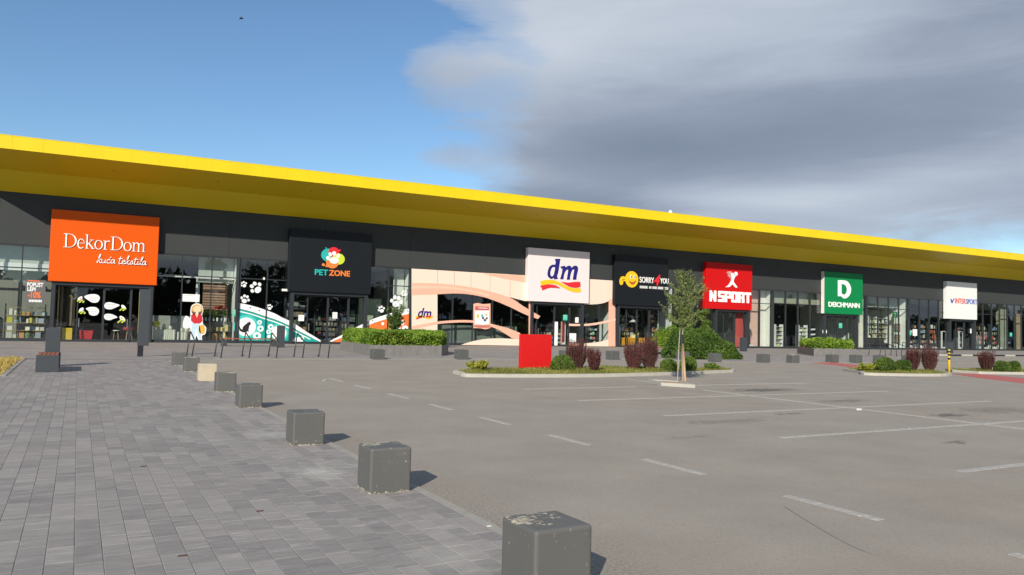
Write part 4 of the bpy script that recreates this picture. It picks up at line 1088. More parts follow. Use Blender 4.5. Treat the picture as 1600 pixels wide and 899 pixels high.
inner_wall(PX(1163), PX(1187), YF+1.0, .05, 5.3, mat('pale_pink_wall', (.80, .50, .42), .8))
inner_wall(PX(1187)+.05, PX(1206), YF+.8, .05, 5.3, mat('ivory_wall', (.85, .80, .72), .8))
inner_wall(PX(1150), PX(1161), YF+.5, .05, 3.4, mat('red_display_wall', (.62, .10, .09), .7))
inner_wall(PX(1209), PX(1283), YF+.7, 4.2, 5.34, mat('bulkhead_cream', (.40, .40, .30), .8))
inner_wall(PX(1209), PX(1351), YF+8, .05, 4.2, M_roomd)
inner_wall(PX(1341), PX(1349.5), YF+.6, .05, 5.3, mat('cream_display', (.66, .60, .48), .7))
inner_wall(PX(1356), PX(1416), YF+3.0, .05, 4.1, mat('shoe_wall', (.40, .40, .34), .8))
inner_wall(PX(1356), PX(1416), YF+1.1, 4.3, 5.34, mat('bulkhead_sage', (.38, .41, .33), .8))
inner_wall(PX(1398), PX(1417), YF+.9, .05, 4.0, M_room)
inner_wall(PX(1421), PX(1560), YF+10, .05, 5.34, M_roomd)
inner_wall(PX(1563), PX(1572), YF+.6, .05, 5.3, mat('sand_column', (.36, .36, .26), .8), 'inner_column', .5)
inner_wall(PX(1586), PX(1596), YF+1.2, .05, 4.6, mat('tan_wall', (.42, .32, .20), .8))

# ------------------------------------------------------------------ goods seen inside the shops
PAL = dict(home=[(.6, .58, .5), (.35, .5, .55), (.7, .6, .1), (.55, .3, .1), (.2, .3, .15), (.75, .72, .65), (.3, .35, .4)],
           pet=[(.32, .27, .10), (.10, .15, .10), (.36, .36, .33), (.25, .06, .05), (.10, .14, .20), (.32, .20, .09), (.12, .13, .12), (.2, .18, .14)],
           drug=[(.7, .7, .68), (.2, .35, .5), (.6, .2, .2), (.3, .5, .35), (.65, .5, .4)],
           gift=[(.75, .73, .68), (.6, .35, .35), (.5, .25, .08), (.3, .3, .3), (.7, .55, .2)],
           shoe=[(.72, .7, .62), (.25, .3, .2), (.45, .35, .25), (.08, .08, .08), (.5, .55, .3)],
           sport=[(.8, .8, .76), (.55, .12, .06), (.06, .06, .06), (.2, .3, .4), (.6, .3, .15), (.7, .66, .5), (.08, .09, .1)])
def shelf_unit(xa, xb, y, z1, label, pal, levels=4, frame=None, dep=.45, fill=.85, seed=1):
    if xa > 20:
        lim = min([p for p in parts_ if p > xa]+[130]); L0 = xb-xa; xa = seen(xa, y); xb = min(seen(xb, y), lim-.15); xa = min(xa, xb-L0*.7)
    r = random.Random(seed); t = thing('shelf_unit', label, 'shelf', (xa, y, .03)); L = xb-xa
    fr = MB(); fr.box(0, .04, 0, dep, 0, z1); fr.box(L-.04, L, 0, dep, 0, z1); fr.build('frame', frame or M_dark, t)
    zz = [.12+(z1-.35)*i/(levels) for i in range(levels+1)]; goods = MB()
    for z in zz:
        MB().box(.04, L-.04, 0, dep, z, z+.03).build('shelf_board', frame or mat('shelf_oak', (.42, .30, .15), .6), t)
    gap = zz[1]-zz[0]
    for z in zz[:-1]:
        x = .07
        while x < L-.2:
            wv = r.uniform(.10, .32); h = r.uniform(.35, .85)*gap
            if r.random() < fill:
                c = r.choice(PAL[pal]); k = r.uniform(.7, 1.2); c = tuple(min(.9, q*k) for q in c); d = r.uniform(.05, .15)
                if r.random() < .35: goods.lathe(x+wv/2, d+wv/2, [(0, z+.03), (wv/2*.8, z+.03), (wv/2, z+.03+h*.6), (wv*.25, z+.03+h), (0, z+.03+h)], 10, c)
                else: goods.box(x, min(x+wv, L-.05), d, d+.25, z+.03, z+.03+h, c)
            x += wv+r.uniform(.01, .06)
    g = goods.build('goods', M_goods, t); g['kind'] = 'stuff'; return t
oak = mat('shelf_oak', (.42, .30, .15), .6)
shelf_unit(-3.55, -1.6, YF+.55, 2.05, 'open shelf with folded home textiles behind the discount notice', 'home', 4, seed=2)
shelf_unit(-8.0, -4.6, YF+.6, 1.9, 'open shelf of home goods in the leftmost window', 'home', 3, seed=3)
shelf_unit(6.75, 8.3, YF+.6, 1.45, 'shelf of pots and flowers beside the striped blind', 'gift', 2, M_dark, seed=4)
for i, (a, b, y_, z_, s) in enumerate([(12.1, 13.6, 2.2, 3.0, 5), (13.9, 15.5, 1.5, 2.1, 6), (15.6, 16.8, 1.3, 2.6, 7), (9.0, 11.5, 3.0, 2.2, 8)]):
    shelf_unit(a, b, YF+y_, z_, ['tall shelf of pet food behind the left entrance glass', 'low shelf of pet supplies behind the entrance doors', 'shelf of pet goods at the right of the entrance', 'shelf of pet goods behind the teal film'][i], 'pet', 5, M_dark, seed=s)
for i, (a, b, y_, z_) in enumerate([(22.0, 23.2, 1.6, 2.5), (25.5, 27.4, 1.6, 2.0), (30.5, 32.8, 2.5, 2.0), (34.8, 36.6, 2.2, 2.2)]):
    shelf_unit(a, b, YF+y_, z_, ['white shelf of toiletries above the low frosted screen', 'shelf of toiletries right of the poster', 'shelf of goods behind the doors below the pinkish sign', 'shelf of goods behind the far right pane of the cream front'][i], 'drug', 5, M_dark, seed=20+i)
for i, (a, b, y_) in enumerate([(38.2, 40.3, 2.2), (41.0, 42.4, 1.6)]):
    shelf_unit(a, b, YF+y_, 3.0, ['tall shelf of gifts behind the left glass below the black face sign', 'tall shelf of gifts behind the right glass below the black face sign'][i], 'gift', 7, M_dark, seed=30+i)
shelf_unit(PX(1209)+.3, PX(1224), YF+.6, 2.2, 'lit white display of shoes in the pane right of the red sign', 'shoe', 5, M_white, seed=40)
shelf_unit(PX(1249), PX(1262), YF+.6, 2.2, 'lit white display of shoes left of the green sign', 'shoe', 5, M_white, seed=41)
shelf_unit(PX(1357), PX(1372), YF+2.2, 3.4, 'shoe shelf in the first pane right of the green sign', 'shoe', 6, M_white, seed=42)
shelf_unit(PX(1374), PX(1396), YF+2.2, 3.4, 'long shoe shelf in the bright middle panes right of the green sign', 'shoe', 6, M_white, seed=43)
for i, (a, b) in enumerate([(1422, 1434), (1438, 1449), (1452, 1464), (1496, 1508), (1524, 1536), (1537, 1549), (1550, 1560)]):
    shelf_unit(PX(a), PX(b), YF+.7+(i % 3)*.3, 3.0, 'shelf of sportswear, number %s from the left behind the last glass front' % ('one', 'two', 'three', 'four', 'five', 'six', 'seven')[i], 'sport', 5, M_dark, seed=50+i)
# small white low displays at the foot of the last windows
for i, a in enumerate((1421.5, 1438, 1549, 1562)):
    t = thing('display_plinth', ['white display plinth with a shoe under the leftmost sport window', 'second white display plinth under the sport windows', 'third white display plinth, right of the white sign', 'rightmost white display plinth under the sport windows'][i], 'plinth', (PX(a)+.2, YF+.35, .03))
    MB().box(0, .9, 0, .4, 0, .35).build('block', M_white, t); MB().prism([(.15, .35), (.7, .35), (.72, .42), (.45, .50), (.35, .62), (.18, .62)], .1, .25).build('shoe', M_film, t)
# covered tables and linens in the orange shop
def cloth_table(xa, xb, y, z1, label, n=9, seed=1):
    t = thing('draped_table', label, 'table', (xa, y, .03)); L = xb-xa; mb = MB(); r = random.Random(seed)
    m = mat('ivory_cloth', (.62, .60, .52), .9, .1, 5)
    top = [(0, z1), (L, z1)]; pts = []
    N_ = 40
    for i in range(N_+1):
        u = i/N_; pts.append((u*L, .018*math.sin(u*n*2*PI+math.sin(u*9)*2)))
    for i in range(N_):
        a, b = pts[i], pts[i+1]
        mb.quad((a[0], a[1]*1.6-.05, 0), (b[0], b[1]*1.6-.05, 0), (b[0], b[1]*.3, z1), (a[0], a[1]*.3, z1))
        mb.quad((a[0], a[1]*.3, z1), (b[0], b[1]*.3, z1), (b[0], .7, z1), (a[0], .7, z1))
    mb.build('cloth', m, t, True)
    MB().box(.1, L-.1, .08, .65, z1-.06, z1-.02).build('table_top', oak, t)
    for k in range(3):
        w_ = L/4; MB().lathe(.3+k*(L-.5)/2.2, .35, [(0, z1), (w_*.35, z1), (w_*.42, z1+.12), (w_*.2, z1+.22+.1*(k % 2)), (0, z1+.24+.1*(k % 2))], 12).build('folded_linen', m, t, True)
    return t
cloth_table(3.95, 5.2, YF+.5, .75, 'ivory draped table with pillows left of the woman sticker', seed=1)
cloth_table(5.3, 6.4, YF+.6, .62, 'lower ivory draped table with pillows behind the woman sticker', seed=2)
t = thing('cushion', 'round lime green cushion on the left ivory table', 'cushion', (4.1, YF+.45, 1.12)); MB().lathe(0, 0, [(0, -.2), (.18, -.14), (.24, 0), (.18, .14), (0, .2)], 16).build('pad', mat('lime_cloth', (.60, .62, .06), .9), t, True)
# striped blinds
t = thing('roller_blind', 'wide copper brown striped blind behind the right window of the orange shop', 'blind', (6.75, YF+1.15, 0))
for k in range(13):
    z = 1.7+k*.165
    MB().box(0, 1.45, 0, .02, z, z+.10).build('slat', mat('copper_fabric', (.40, .24, .16), .8), t)
MB().box(0, 1.45, .025, .03, 1.7, 3.9).build('backing', mat('dark_fabric', (.13, .075, .055), .9), t)
# vertical curtain samples behind the left entrance glass
t = thing('curtain', 'hanging pleated striped curtains behind the glass left of the doors', 'curtain', (-1.05, YF+.5, 0))
for k in range(6):
    mb = MB(); xx = k*.15
    for q in range(6):
        a = xx+q*.022; b = a+.022; ya = .03*(q % 2); yb = .03*((q+1) % 2); mb.quad((a, ya, .9), (b, yb, .9), (b, yb, 3.25), (a, ya, 3.25))
    mb.build('curtain_panel', mat('curtain_cloth_%d' % (k % 3), [(.17, .13, .09), (.34, .28, .20), (.10, .075, .055)][k % 3], .9), t)
t = thing('catalogue_stand', 'yellow fronted stand of catalogues left of the dark doors', 'stand', (-.75, YF+.35, .03))
MB().box(0, .5, 0, .3, 0, .75).build('stand_body', mat('warm_yellow_card', (.75, .5, .05), .7), t); MB().box(-.28, -.05, 0, .2, 0, .8).build('board', M_film, t)
t = thing('shopping_basket', 'red shopping basket stack inside the dark left door', 'basket', (.1, YF+.4, .03))
mb = MB(); mb.v += [(0.06, 0, 0), (.64, 0, 0), (.64, .35, 0), (.06, .35, 0), (0, -.05, .62), (.7, -.05, .62), (.7, .4, .62), (0, .4, .62)]
for f in ((0, 1, 2, 3), (0, 1, 5, 4), (1, 2, 6, 5), (2, 3, 7, 6), (3, 0, 4, 7)): mb.f.append(f); mb.c.append(None)
mb.build('basket_body', mat('red_plastic', (.62, .03, .04), .4), t); MB().tube([(.05, .17, .62), (.2, .17, .8), (.5, .17, .8), (.65, .17, .62)], .012, 6).build('handle', M_black, t)
t = thing('stool', 'wooden stool with white seat inside the doors under the orange sign', 'stool', (2.0, YF+.6, .03))
MB().lathe(0, 0, [(0, .62), (.2, .62), (.2, .67), (0, .67)], 16).build('seat', M_film, t)
for a in range(4): MB().tube([(.12*math.cos(a*PI/2+.7), .12*math.sin(a*PI/2+.7), .62), (.2*math.cos(a*PI/2+.7), .2*math.sin(a*PI/2+.7), 0)], .016, 6).build('leg', oak, t)
t = thing('side_table', 'small red topped table beside the wooden stool', 'table', (2.65, YF+.7, .03))
MB().lathe(0, 0, [(0, .7), (.3, .7), (.3, .85), (0, .85)], 16).build('table_top', mat('red_cloth', (.45, .03, .04), .8), t)
for a in range(3): MB().tube([(.1*math.cos(a*2.1), .1*math.sin(a*2.1), .7), (.25*math.cos(a*2.1), .25*math.sin(a*2.1), 0)], .016, 6).build('leg', oak, t)
# flowers
t = thing('flower_arrangement', 'vases of red and white flowers on the shelf by the striped blind', 'flowers', (6.8, YF+.75, 1.35)); r = random.Random(3)
vs = MB(); fl = MB()
for k in range(6):
    cx_ = .12+k*.23; vs.lathe(cx_, 0, [(0, 0), (.05, 0), (.07, .12), (.04, .22)], 10)
    for q in range(6): fl.tube([(cx_, 0, .2), (cx_+r.uniform(-.13, .13), r.uniform(-.1, .1), .35+r.uniform(0, .35))], .006, 4)
vs.build('vase', M_white, t); fl.build('stem', mat('stalk', (.08, .15, .04), .8), t)
P = np.array([(.12+r.randrange(6)*.23+r.gauss(0, .10), r.gauss(0, .08), .45+r.gauss(0, .14)) for _ in range(420)])
leaf_obj('leaf', P, .07, L_hedge, t, seed=4)
P = np.array([(.9+r.gauss(0, .16), r.gauss(0, .08), .85+r.gauss(0, .05)) for _ in range(120)]); leaf_obj('blossom', P, .08, mat('red_petal', (.45, .04, .02), .7), t, seed=5)
# mannequins and posters
def mannequin(x, y, label, m):
    x = seen(x, y); t = thing('mannequin', label, 'mannequin', (x, y, .33))
    MB().tube([(0, 0, .78), (0, 0, .95), (0, .01, 1.15), (0, 0, 1.35), (0, 0, 1.42)], [.13, .11, .14, .15, .06], 12).build('torso', m, t, True)
    MB().lathe(0, 0, [(0, 1.42), (.05, 1.44), (.085, 1.55), (.07, 1.66), (0, 1.70)], 12).build('head', M_white, t, True)
    for s in (-1, 1):
        MB().tube([(s*.07, 0, .82), (s*.09, 0, .42), (s*.1, 0, 0)], [.075, .055, .04], 8).build('leg', M_bfilm, t, True)
        MB().tube([(s*.17, 0, 1.33), (s*.24, -.03, 1.08), (s*.26, -.1, .82)], [.045, .036, .028], 8).build('arm', m, t, True)
    MB().box(-.3, .3, -.2, .2, -.3, -.0).build('plinth', M_white, t)
mannequin(PX(1171), YF+.7, 'mannequin in dark sportswear just right of the red sign', mat('dark_top', (.10, .10, .09), .8))
mannequin(PX(1198), YF+.9, 'mannequin with dark bag before the cream wall', mat('pale_top', (.5, .46, .4), .8))
mannequin(PX(1459), YF+1.4, 'mannequin in orange top left of the white sign', mat('orange_top', (.7, .22, .1), .8))
mannequin(PX(1540), YF+1.4, 'mannequin in red top right of the white sign', mat('red_top', (.55, .08, .05), .8))
def panel_thing(name, label, cat, x0, x1, z0, z1, y, m, m2=None, bars=0, seed=1):
    t = thing(name, label, cat, (x0, y, z0)); MB().box(0, x1-x0, 0, .02, 0, z1-z0).build('sheet', m, t)
    r = random.Random(seed)
    for k in range(bars):
        zz = (z1-z0)*(.85-.7*k/max(1, bars)); MB().box((x1-x0)*.12, (x1-x0)*r.uniform(.6, .88), -.004, 0, zz-.02, zz).build('printed_line', m2 or M_dark, t)
    return t
def pxrect(a, b, c, d, y=YF-.03):
    x0, z1 = W(a, b, y); x1, z0 = W(c, d, y); return x0, x1, z0, z1
notices = [((466.5, 492.2, 475, 502), 'white paper notice on the left entrance glass of the black pet sign', 'notice'),
           ((519.8, 488, 526.9, 498), 'white paper notice higher on the right door of the black pet sign', 'notice'),
           ((899, 496, 904, 504.5), 'small white notice right of the doors below the pinkish sign', 'notice'),
           ((890, 521, 900, 535), 'large white notice low right of the doors below the pinkish sign', 'notice'),
           ((867, 503, 871, 540), 'tall narrow white banner between the doors below the pinkish sign', 'banner'),
           ((1285.5, 516, 1292, 521), 'white notice at the left of the doors under the green sign', 'notice'),
           ((1426.5, 514.5, 1433, 525), 'pale blue framed notice on the second pane of the sport front', 'notice'),
           ((1516, 514, 1518, 521), 'narrow white notice on the right jamb under the white sign', 'notice')]
for i, (r_, lab, c_) in enumerate(notices):
    panel_thing(c_, lab, c_, *pxrect(*r_, YF-.13), YF-.13, M_film, mat('grey_print', (.35, .35, .38), .6), 3 if c_ == 'notice' else 5, i)
for i, (r_, lab) in enumerate([((880, 492, 886.5, 501), 'turquoise square sticker above the doors below the pinkish sign'), ((1311, 505, 1316, 513), 'turquoise sticker on the glass under the green sign'),
                               ((364, 484, 370, 494.5), 'mint green sticker at the right edge of the orange shop window'), ((1420.5, 517, 1424, 524), 'mint green sticker at the left edge of the sport front'), ((1578, 520, 1581.5, 526), 'small turquoise sticker near the right end of the sport front')]):
    panel_thing('sticker', lab, 'sticker', *pxrect(*r_, YF-.125), YF-.125, mat('mint_film', (.06, .50, .34), .5), M_film, 2, i)
for i, (a, lab) in enumerate([(834.5, 'dark pink security gate left of the doors below the pinkish sign'), (880.5, 'dark pink security gate between the doors below the pinkish sign')]):
    x0, x1, z0, z1 = pxrect(a-2.8, 505 if i == 0 else 503, a+2.8, 541, YF+.3); z0 = .03
    t = thing('security_gate', lab, 'gate', (x0, YF+.3, .03)); MB().box(0, .06, 0, .12, 0, z1).build('side_bar', M_peach, t); MB().box(x1-x0-.06, x1-x0, 0, .12, 0, z1).build('side_bar', M_film, t)
    MB().box(.065, x1-x0-.065, .03, .09, .3, z1-.1).build('panel', mat('magenta_panel', (.30, .03, .06), .5), t); MB().box(.065, x1-x0-.065, .02, .1, 0, .28).build('foot_panel', M_film, t)
for i, a in enumerate((1472, 1499)):
    x0, x1, z0, z1 = pxrect(a, 518, a+7, 546, YF+.5); t = thing('security_gate', ['white security gate left of the sport doors', 'white security gate between the sport doors'][i], 'gate', (x0, YF+.5, .03))
    MB().box(0, .08, 0, .15, 0, z1).build('side_bar', M_white, t); MB().box(x1-x0-.08, x1-x0, 0, .15, 0, z1).build('side_bar', M_white, t); MB().box(.08, x1-x0-.08, 0, .15, z1-.08, z1).build('top_bar', M_white, t); MB().box(.08, x1-x0-.08, 0, .15, 0, .3).build('foot', M_white, t)
# posters on the wall in the shoe shop
for i, (r_, lab) in enumerate([((1398, 506, 1412, 519), 'upper framed brown picture on the bright wall right of the green sign'), ((1398, 523, 1412, 537), 'lower framed brown picture on the bright wall right of the green sign')]):
    x0, x1, z0, z1 = pxrect(*r_, YF+.85); t = thing('framed_picture', lab, 'picture', (x0, YF+.85, z0))
    MB().box(0, x1-x0, 0, .03, 0, z1-z0).build('frame', M_dark, t); MB().box(.08, x1-x0-.08, -.01, .0, .08, z1-z0-.08).build('print', mat('brown_print', (.36, .26, .17), .7, .4, 4), t)
t = thing('exit_sign', 'green emergency sign high on the bright wall right of the green sign', 'sign', (PX(1406), YF+.8, 3.35)); MB().box(0, .8, 0, .05, 0, .55).build('plate', mat('exit_green', (.02, .30, .08), .5), t); MB().lathe(.4, -.01, [(0, .28), (.0, .28)], 4) ; MB().prism([(.3, .12), (.5, .12), (.5, .42), (.3, .42)], -.01, -.001).build('pictogram', M_film, t)
t = thing('armchair', 'dark upholstered seat in the window right of the green sign', 'armchair', (PX(1362), YF+.5, .03))
for k in range(3): MB().box(k*1.15, k*1.15+1.05, 0, .7, .05, .55).build('seat', M_bfilm, t); MB().box(k*1.15, k*1.15+1.05, .5, .75, .56, 1.15).build('backrest', M_bfilm, t)
t = thing('zebra_sculpture', 'black and white striped animal statue left of the green sign entrance', 'statue', (PX(1277), YF+.5, .03))
for k in range(9):
    z = .05+k*.24; MB().prism(smooth_loop([(-.28+.05*math.sin(k), z), (.28+.08*math.sin(k*1.3), z+.05), (.30+.05*math.sin(k*1.3), z+.17), (-.25, z+.13)], 3, True), 0, .3).build('stripe', M_film if k % 2 else M_bfilm, t)
t = thing('pendant_lamp', 'white cone lamp behind the doors of the black face sign shop', 'lamp', (PX(1003), YF+1.2, 2.05)); MB().lathe(0, 0, [(.04, .5), (.08, .3), (.32, 0), (.30, 0)], 16).build('shade', M_white, t, True); MB().tube([(0, 0, .5), (0, 0, 3.2)], .01, 5).build('cord', M_black, t)
t = thing('display_table', 'orange yellow cloth table behind the doors of the black face sign shop', 'table', (PX(984), YF+1.0, .03)); MB().box(0, 2.4, 0, .8, 0, .72).build('cloth', mat('amber_cloth', (.75, .33, .02), .8), t); MB().lathe(1.6, .4, [(0, .72), (.4, .72), (.35, .95), (0, 1.0)], 14).build('bowl', M_straw, t)
t = thing('display_rack', 'white wire rack at the left of the black face sign entrance', 'rack', (PX(964.5), YF+.4, .03)); MB().box(0, .65, 0, .3, 0, 1.7).build('rack_frame', M_white, t)
for k in range(5): MB().box(.15, .5, -.02, 0, .2+k*.3, .4+k*.3).build('pocket', M_dark, t)

# ------------------------------------------------------------------ films and stickers on the glass
def Z(P, sc, ox, oy, y): return [W(p[0]/sc+ox, p[1]/sc+oy, y) for p in P]
def flat(name, poly, y, m, parent, th=.006):
    return MB().prism(poly, y, y+th).build(name, m, parent)
# pet shop waves
yd = YF-.045
t = thing('window_film', 'teal window film with a white wavy border and the cat circle', 'window sticker')
Pf = lambda L, y=yd: [W(a, b, y) for a, b in L]
xl, xr = 8.73, 11.85
wt = [(372.6, 473.8), (383.6, 475.6), (398, 479.2), (413, 484), (430, 490.5), (440, 496), (453.7, 502.3), (466.4, 510), (479, 518.7), (492.8, 527), (503, 533.5)]
wb = [(372.6, 482.4), (383.6, 484.8), (398, 488.8), (413, 494), (428, 498.8), (440, 503.4), (453.7, 510), (466, 517), (479, 523.5), (490, 529.5), (500, 534.3)]
wt_w = smooth_loop(Pf(wt), 4); wb_w = smooth_loop(Pf(wb), 4)
flat('white_band', wt_w+wb_w[::-1], yd, M_film, t)
lowl = [(p[0], p[1]-.03) for p in wb_w]
flat('teal_field', lowl+[(lowl[-1][0], .16), (lowl[0][0], .16)], yd+.001, M_teal, t)
l2 = [(p[0], p[1]-.13) for p in wb_w[:-6]]; l3 = [(p[0], p[1]-.20) for p in wb_w[:-6]]
flat('white_line', l2+l3[::-1], yd-.008, M_film, t)
def ring(px, py, r, dot=None, par=None, col=M_film, rim=None, y=yd-.01, clipz=.16):
    x, z = W(px, py, y); mpp = 50.8/F*1.13; R = r*mpp
    if rim is not None: flat('rim', [(a, max(clipz, b)) for a, b in disc(x, z, R*1.28, R*1.28)], y+.003, rim, par, .003)
    flat('spot', [(a, max(clipz, b)) for a, b in disc(x, z, R)], y, col, par, .003)
    if dot is not None: flat('dot', disc(x, z, R*.38, n=12), y-.004, dot, par, .003)
ring(384.5, 511, 12.5, None, t, rim=M_teal2); ring(405.6, 504, 3, M_teal, t); ring(407, 513.7, 4.2, M_teal, t); ring(401.5, 525, 5.2, M_teal, t)
ring(423, 511, 3.8, M_teal, t); ring(419.5, 518.6, 3, M_teal, t); ring(420, 526, 2.2, None, t); ring(436, 520.5, 10, None, t, rim=M_teal2)
ring(465, 535.5, 7.5, None, t); ring(472.6, 528.7, 2.4, M_teal, t)
cat = [(372.5, 506), (374, 504.5), (373.8, 508), (375.5, 513), (378.5, 515.5), (379.5, 511), (383, 507.5), (386.5, 505), (387, 502.5), (388.5, 504), (391, 502), (391.3, 504.5), (392.3, 506), (390.8, 508), (389.5, 509.5), (389, 513), (388, 516), (390, 518.5), (386.5, 518), (384, 520), (379, 519.5), (375, 517.5), (373, 512.5)]
flat('cat_silhouette', Pf(cat, yd-.014), yd-.016, M_bfilm, t, .003)
for k, (a, b) in enumerate([(374.5, 477), (391, 481), (405, 485.5)]): ring(a, b, .9, None, t, M_bfilm)
def paw(px, py, r, par, rot=0, name='paw_print'):
    x, z = W(px, py, yd-.01); R = r*50.8/F*1.13; y = yd-.012; mb = MB()
    def pt(u, v): return x+R*(u*math.cos(rot)-v*math.sin(rot)), z+R*(u*math.sin(rot)+v*math.cos(rot))
    c = pt(.0, -.35); mb.prism(disc(c[0], c[1], R*.55, R*.46, 20, rot), y, y+.003)
    for u, v, s in ((-.75, .1, .26), (-.3, .68, .28), (.32, .68, .28), (.78, .1, .26)):
        c = pt(u, v); mb.prism(disc(c[0], c[1], R*s, R*s*1.15, 14, rot), y, y+.003)
    return mb.build(name, M_film, par)
for i, (a, b, r_, ro, lab) in enumerate([(381, 445, 4.4, .5, 'small white paw sticker, topmost left above the teal film'), (400.5, 450.5, 8.5, .8, 'largest white paw sticker above the teal film'), (382.5, 468, 6.2, -.3, 'medium white paw sticker just above the teal border'),
                              (421, 480.5, 4.2, .2, 'small white paw sticker at the right above the teal border'), (596, 484, 5.5, .4, 'small white paw sticker on the pale tiles above the orange film'), (619, 472, 9.5, -.1, 'largest white paw sticker above the orange film'), (632, 459, 5, .9, 'white paw sticker at the right top above the orange film')]):
    x_, z_ = W(a, b, yd); q = thing('paw_sticker', lab, 'window sticker'); paw(a, b, r_, q, ro)
t = thing('window_film', 'orange window film with a white wavy border behind the boxwood', 'window sticker')
wt = [(513, 534.2), (529.8, 526), (545.7, 517.6), (564.7, 507.5), (571, 504.6), (585, 498), (603.5, 491.7), (622, 486.5), (639.8, 482.3)]
wb = [(518, 534.3), (531, 529), (543.6, 523.2), (564.7, 513.3), (571, 510.6), (585, 504.5), (604.4, 498.7), (622, 494), (639.8, 490.7)]
a_ = smooth_loop(Pf(wt), 4); b2 = smooth_loop(Pf(wb), 4); flat('white_band', a_+b2[::-1], yd, M_film, t)
lw = [(p[0], p[1]-.02) for p in b2]; flat('orange_field', lw+[(lw[-1][0], .16), (lw[0][0], .16)], yd+.001, M_oran, t)
for q in ((628, 504.3, 3.8, M_bfilm), (617, 514, 9, None), (633, 514, 5, None), (554, 526, 1.8, None), (559, 524.5, 2, M_oran), (564, 527, 1.8, M_oran), (556, 535, 6, None), (598, 506, 2.2, None)): ring(q[0], q[1], q[2], q[3], t)
for p in ((575, 504), (582, 501), (637, 486)): ring(p[0], p[1], .8, None, t, M_bfilm)
# flower woman sticker: flat printed figure
t = thing('woman_sticker', 'printed sticker of a woman in straw hat and red top carrying bags', 'window sticker', (0, 0, 0))
def fig(name, L, m, dy=0, sm=True):
    P = [W(a/7.194+270, b/7.194+440, yd-.02-dy) for a, b in L]; return flat(name, smooth_loop(P, 3, True) if sm else P, yd-.02-dy, m, t, .004)
fig('white_outline', [(198, 330), (214, 270), (265, 248), (322, 262), (343, 320), (330, 370), (338, 420), (340, 480), (375, 520), (365, 590), (328, 610), (330, 672), (300, 685), (265, 610), (240, 680), (202, 670), (200, 530), (160, 530), (115, 515), (120, 440), (150, 385), (196, 410)], M_film)
fig('hat', [(206, 325), (222, 275), (270, 256), (320, 272), (336, 318), (322, 352), (270, 340), (218, 356)], mat('printed_tan', (.58, .38, .15), .6), .006)
fig('hair', [(214, 330), (232, 342), (262, 350), (250, 372), (222, 366)], mat('printed_hair', (.16, .05, .03), .6), .010); fig('hair', [(328, 328), (308, 344), (282, 350), (298, 372), (322, 362)], mat('printed_hair', (.16, .05, .03), .6), .010)
fig('face', [(232, 312), (248, 284), (290, 274), (318, 292), (310, 328), (272, 346), (242, 336)], mat('printed_face', (.80, .56, .34), .6), .014)
fig('top', [(206, 378), (240, 360), (300, 360), (328, 380), (334, 445), (306, 472), (238, 474), (204, 440)], M_pred, .010, sm=False); fig('neckline', [(250, 358), (292, 358), (270, 410)], mat('printed_face', (.80, .56, .34), .6), .016, sm=False)
fig('trousers', [(215, 466), (300, 464), (310, 540), (322, 655), (298, 662), (268, 560), (260, 520), (250, 560), (240, 658), (208, 660), (208, 540)], M_pblue, .008, sm=False)
fig('shopping_bag', [(128, 420), (170, 405), (205, 430), (195, 510), (130, 512)], mat('printed_lilac', (.70, .72, .82), .6), .008); fig('shopping_bag', [(298, 500), (345, 490), (362, 540), (345, 590), (300, 575)], M_pora, .008)
panel_thing('notice', 'wide white paper strip above the woman sticker', 'notice', *pxrect(284.5, 459.5, 311.5, 472, yd-.02), yd-.02, M_film, mat('grey_print', (.35, .35, .38), .6), 2, 3)
# discount notice
x0, x1, z0, z1 = pxrect(40.5, 437, 70, 473.5, yd)
t = thing('discount_notice', 'grey poster with white and orange discount lettering in the left window', 'poster', (0, 0, 0))
MB().box(x0, x1, yd, yd+.004, z0, z1).build('sheet', mat('poster_grey', (.115, .11, .11), .6), t)
text('lettering', 'POPUST', *pxrect(42.5, 442.5, 67.5, 448.5, yd)[:2], *W(45, 448.2, yd)[1:], W(45, 441.2, yd)[1], yd-.006, M_film, t, offset=.03, th=.004)
text('lettering', 'LEPI', *pxrect(43, 449, 55.5, 455, yd)[:2], W(45, 455, yd)[1], W(45, 449, yd)[1], yd-.006, M_film, t, offset=.03, th=.004)
text('lettering', '-10%', *pxrect(43.5, 457, 63.5, 465, yd)[:2], W(45, 465.5, yd)[1], W(45, 456, yd)[1], yd-.006, M_oran, t, offset=.035, th=.004)
pl = MB(); u = 45.2
while u < 64: pl.box(W(u, 470, yd)[0], W(u+1.7, 470, yd)[0], yd-.006, yd-.001, W(45, 472, yd)[1], W(45, 468+random.random()*.6, yd)[1]); u += 2.3
pl.build('small_print', M_film, t)
MB().box(x0+.1, x1-.3, yd-.006, yd-.002, W(45, 439.8, yd)[1], W(45, 438.2, yd)[1]).build('printed_bar', M_oran, t)
# birds and speech bubbles on the doors (8 decals, each its own sticker)
def bubble(L, lab):
    y = YF-.065; t = thing('bubble_sticker', lab, 'door sticker'); P = smooth_loop([W(a, b, y) for a, b in L], 3, True); flat('bubble', P, y, M_film, t, .004)
    cx_ = sum(p[0] for p in P)/len(P); cz = sum(p[1] for p in P)/len(P)
    for k, dz in enumerate((.07, -.03, -.12)): MB().box(cx_-.26+.06*k, cx_+.26-.05*k, y-.004, y-.001, cz+dz-.012, cz+dz+.012).build('printed_line', mat('grey_print', (.35, .35, .38), .6), t)
bubble([(131.5, 464), (139, 460.5), (149, 460), (155, 463), (155.5, 468), (152, 472.5), (145, 473), (139, 470)], 'white teardrop sticker at the upper left on the dark door')
bubble([(134, 482.5), (141, 480), (150, 480.5), (154.5, 485), (153, 491), (147, 493.5), (140, 491.5), (138, 486)], 'white teardrop sticker at the lower left on the dark door')
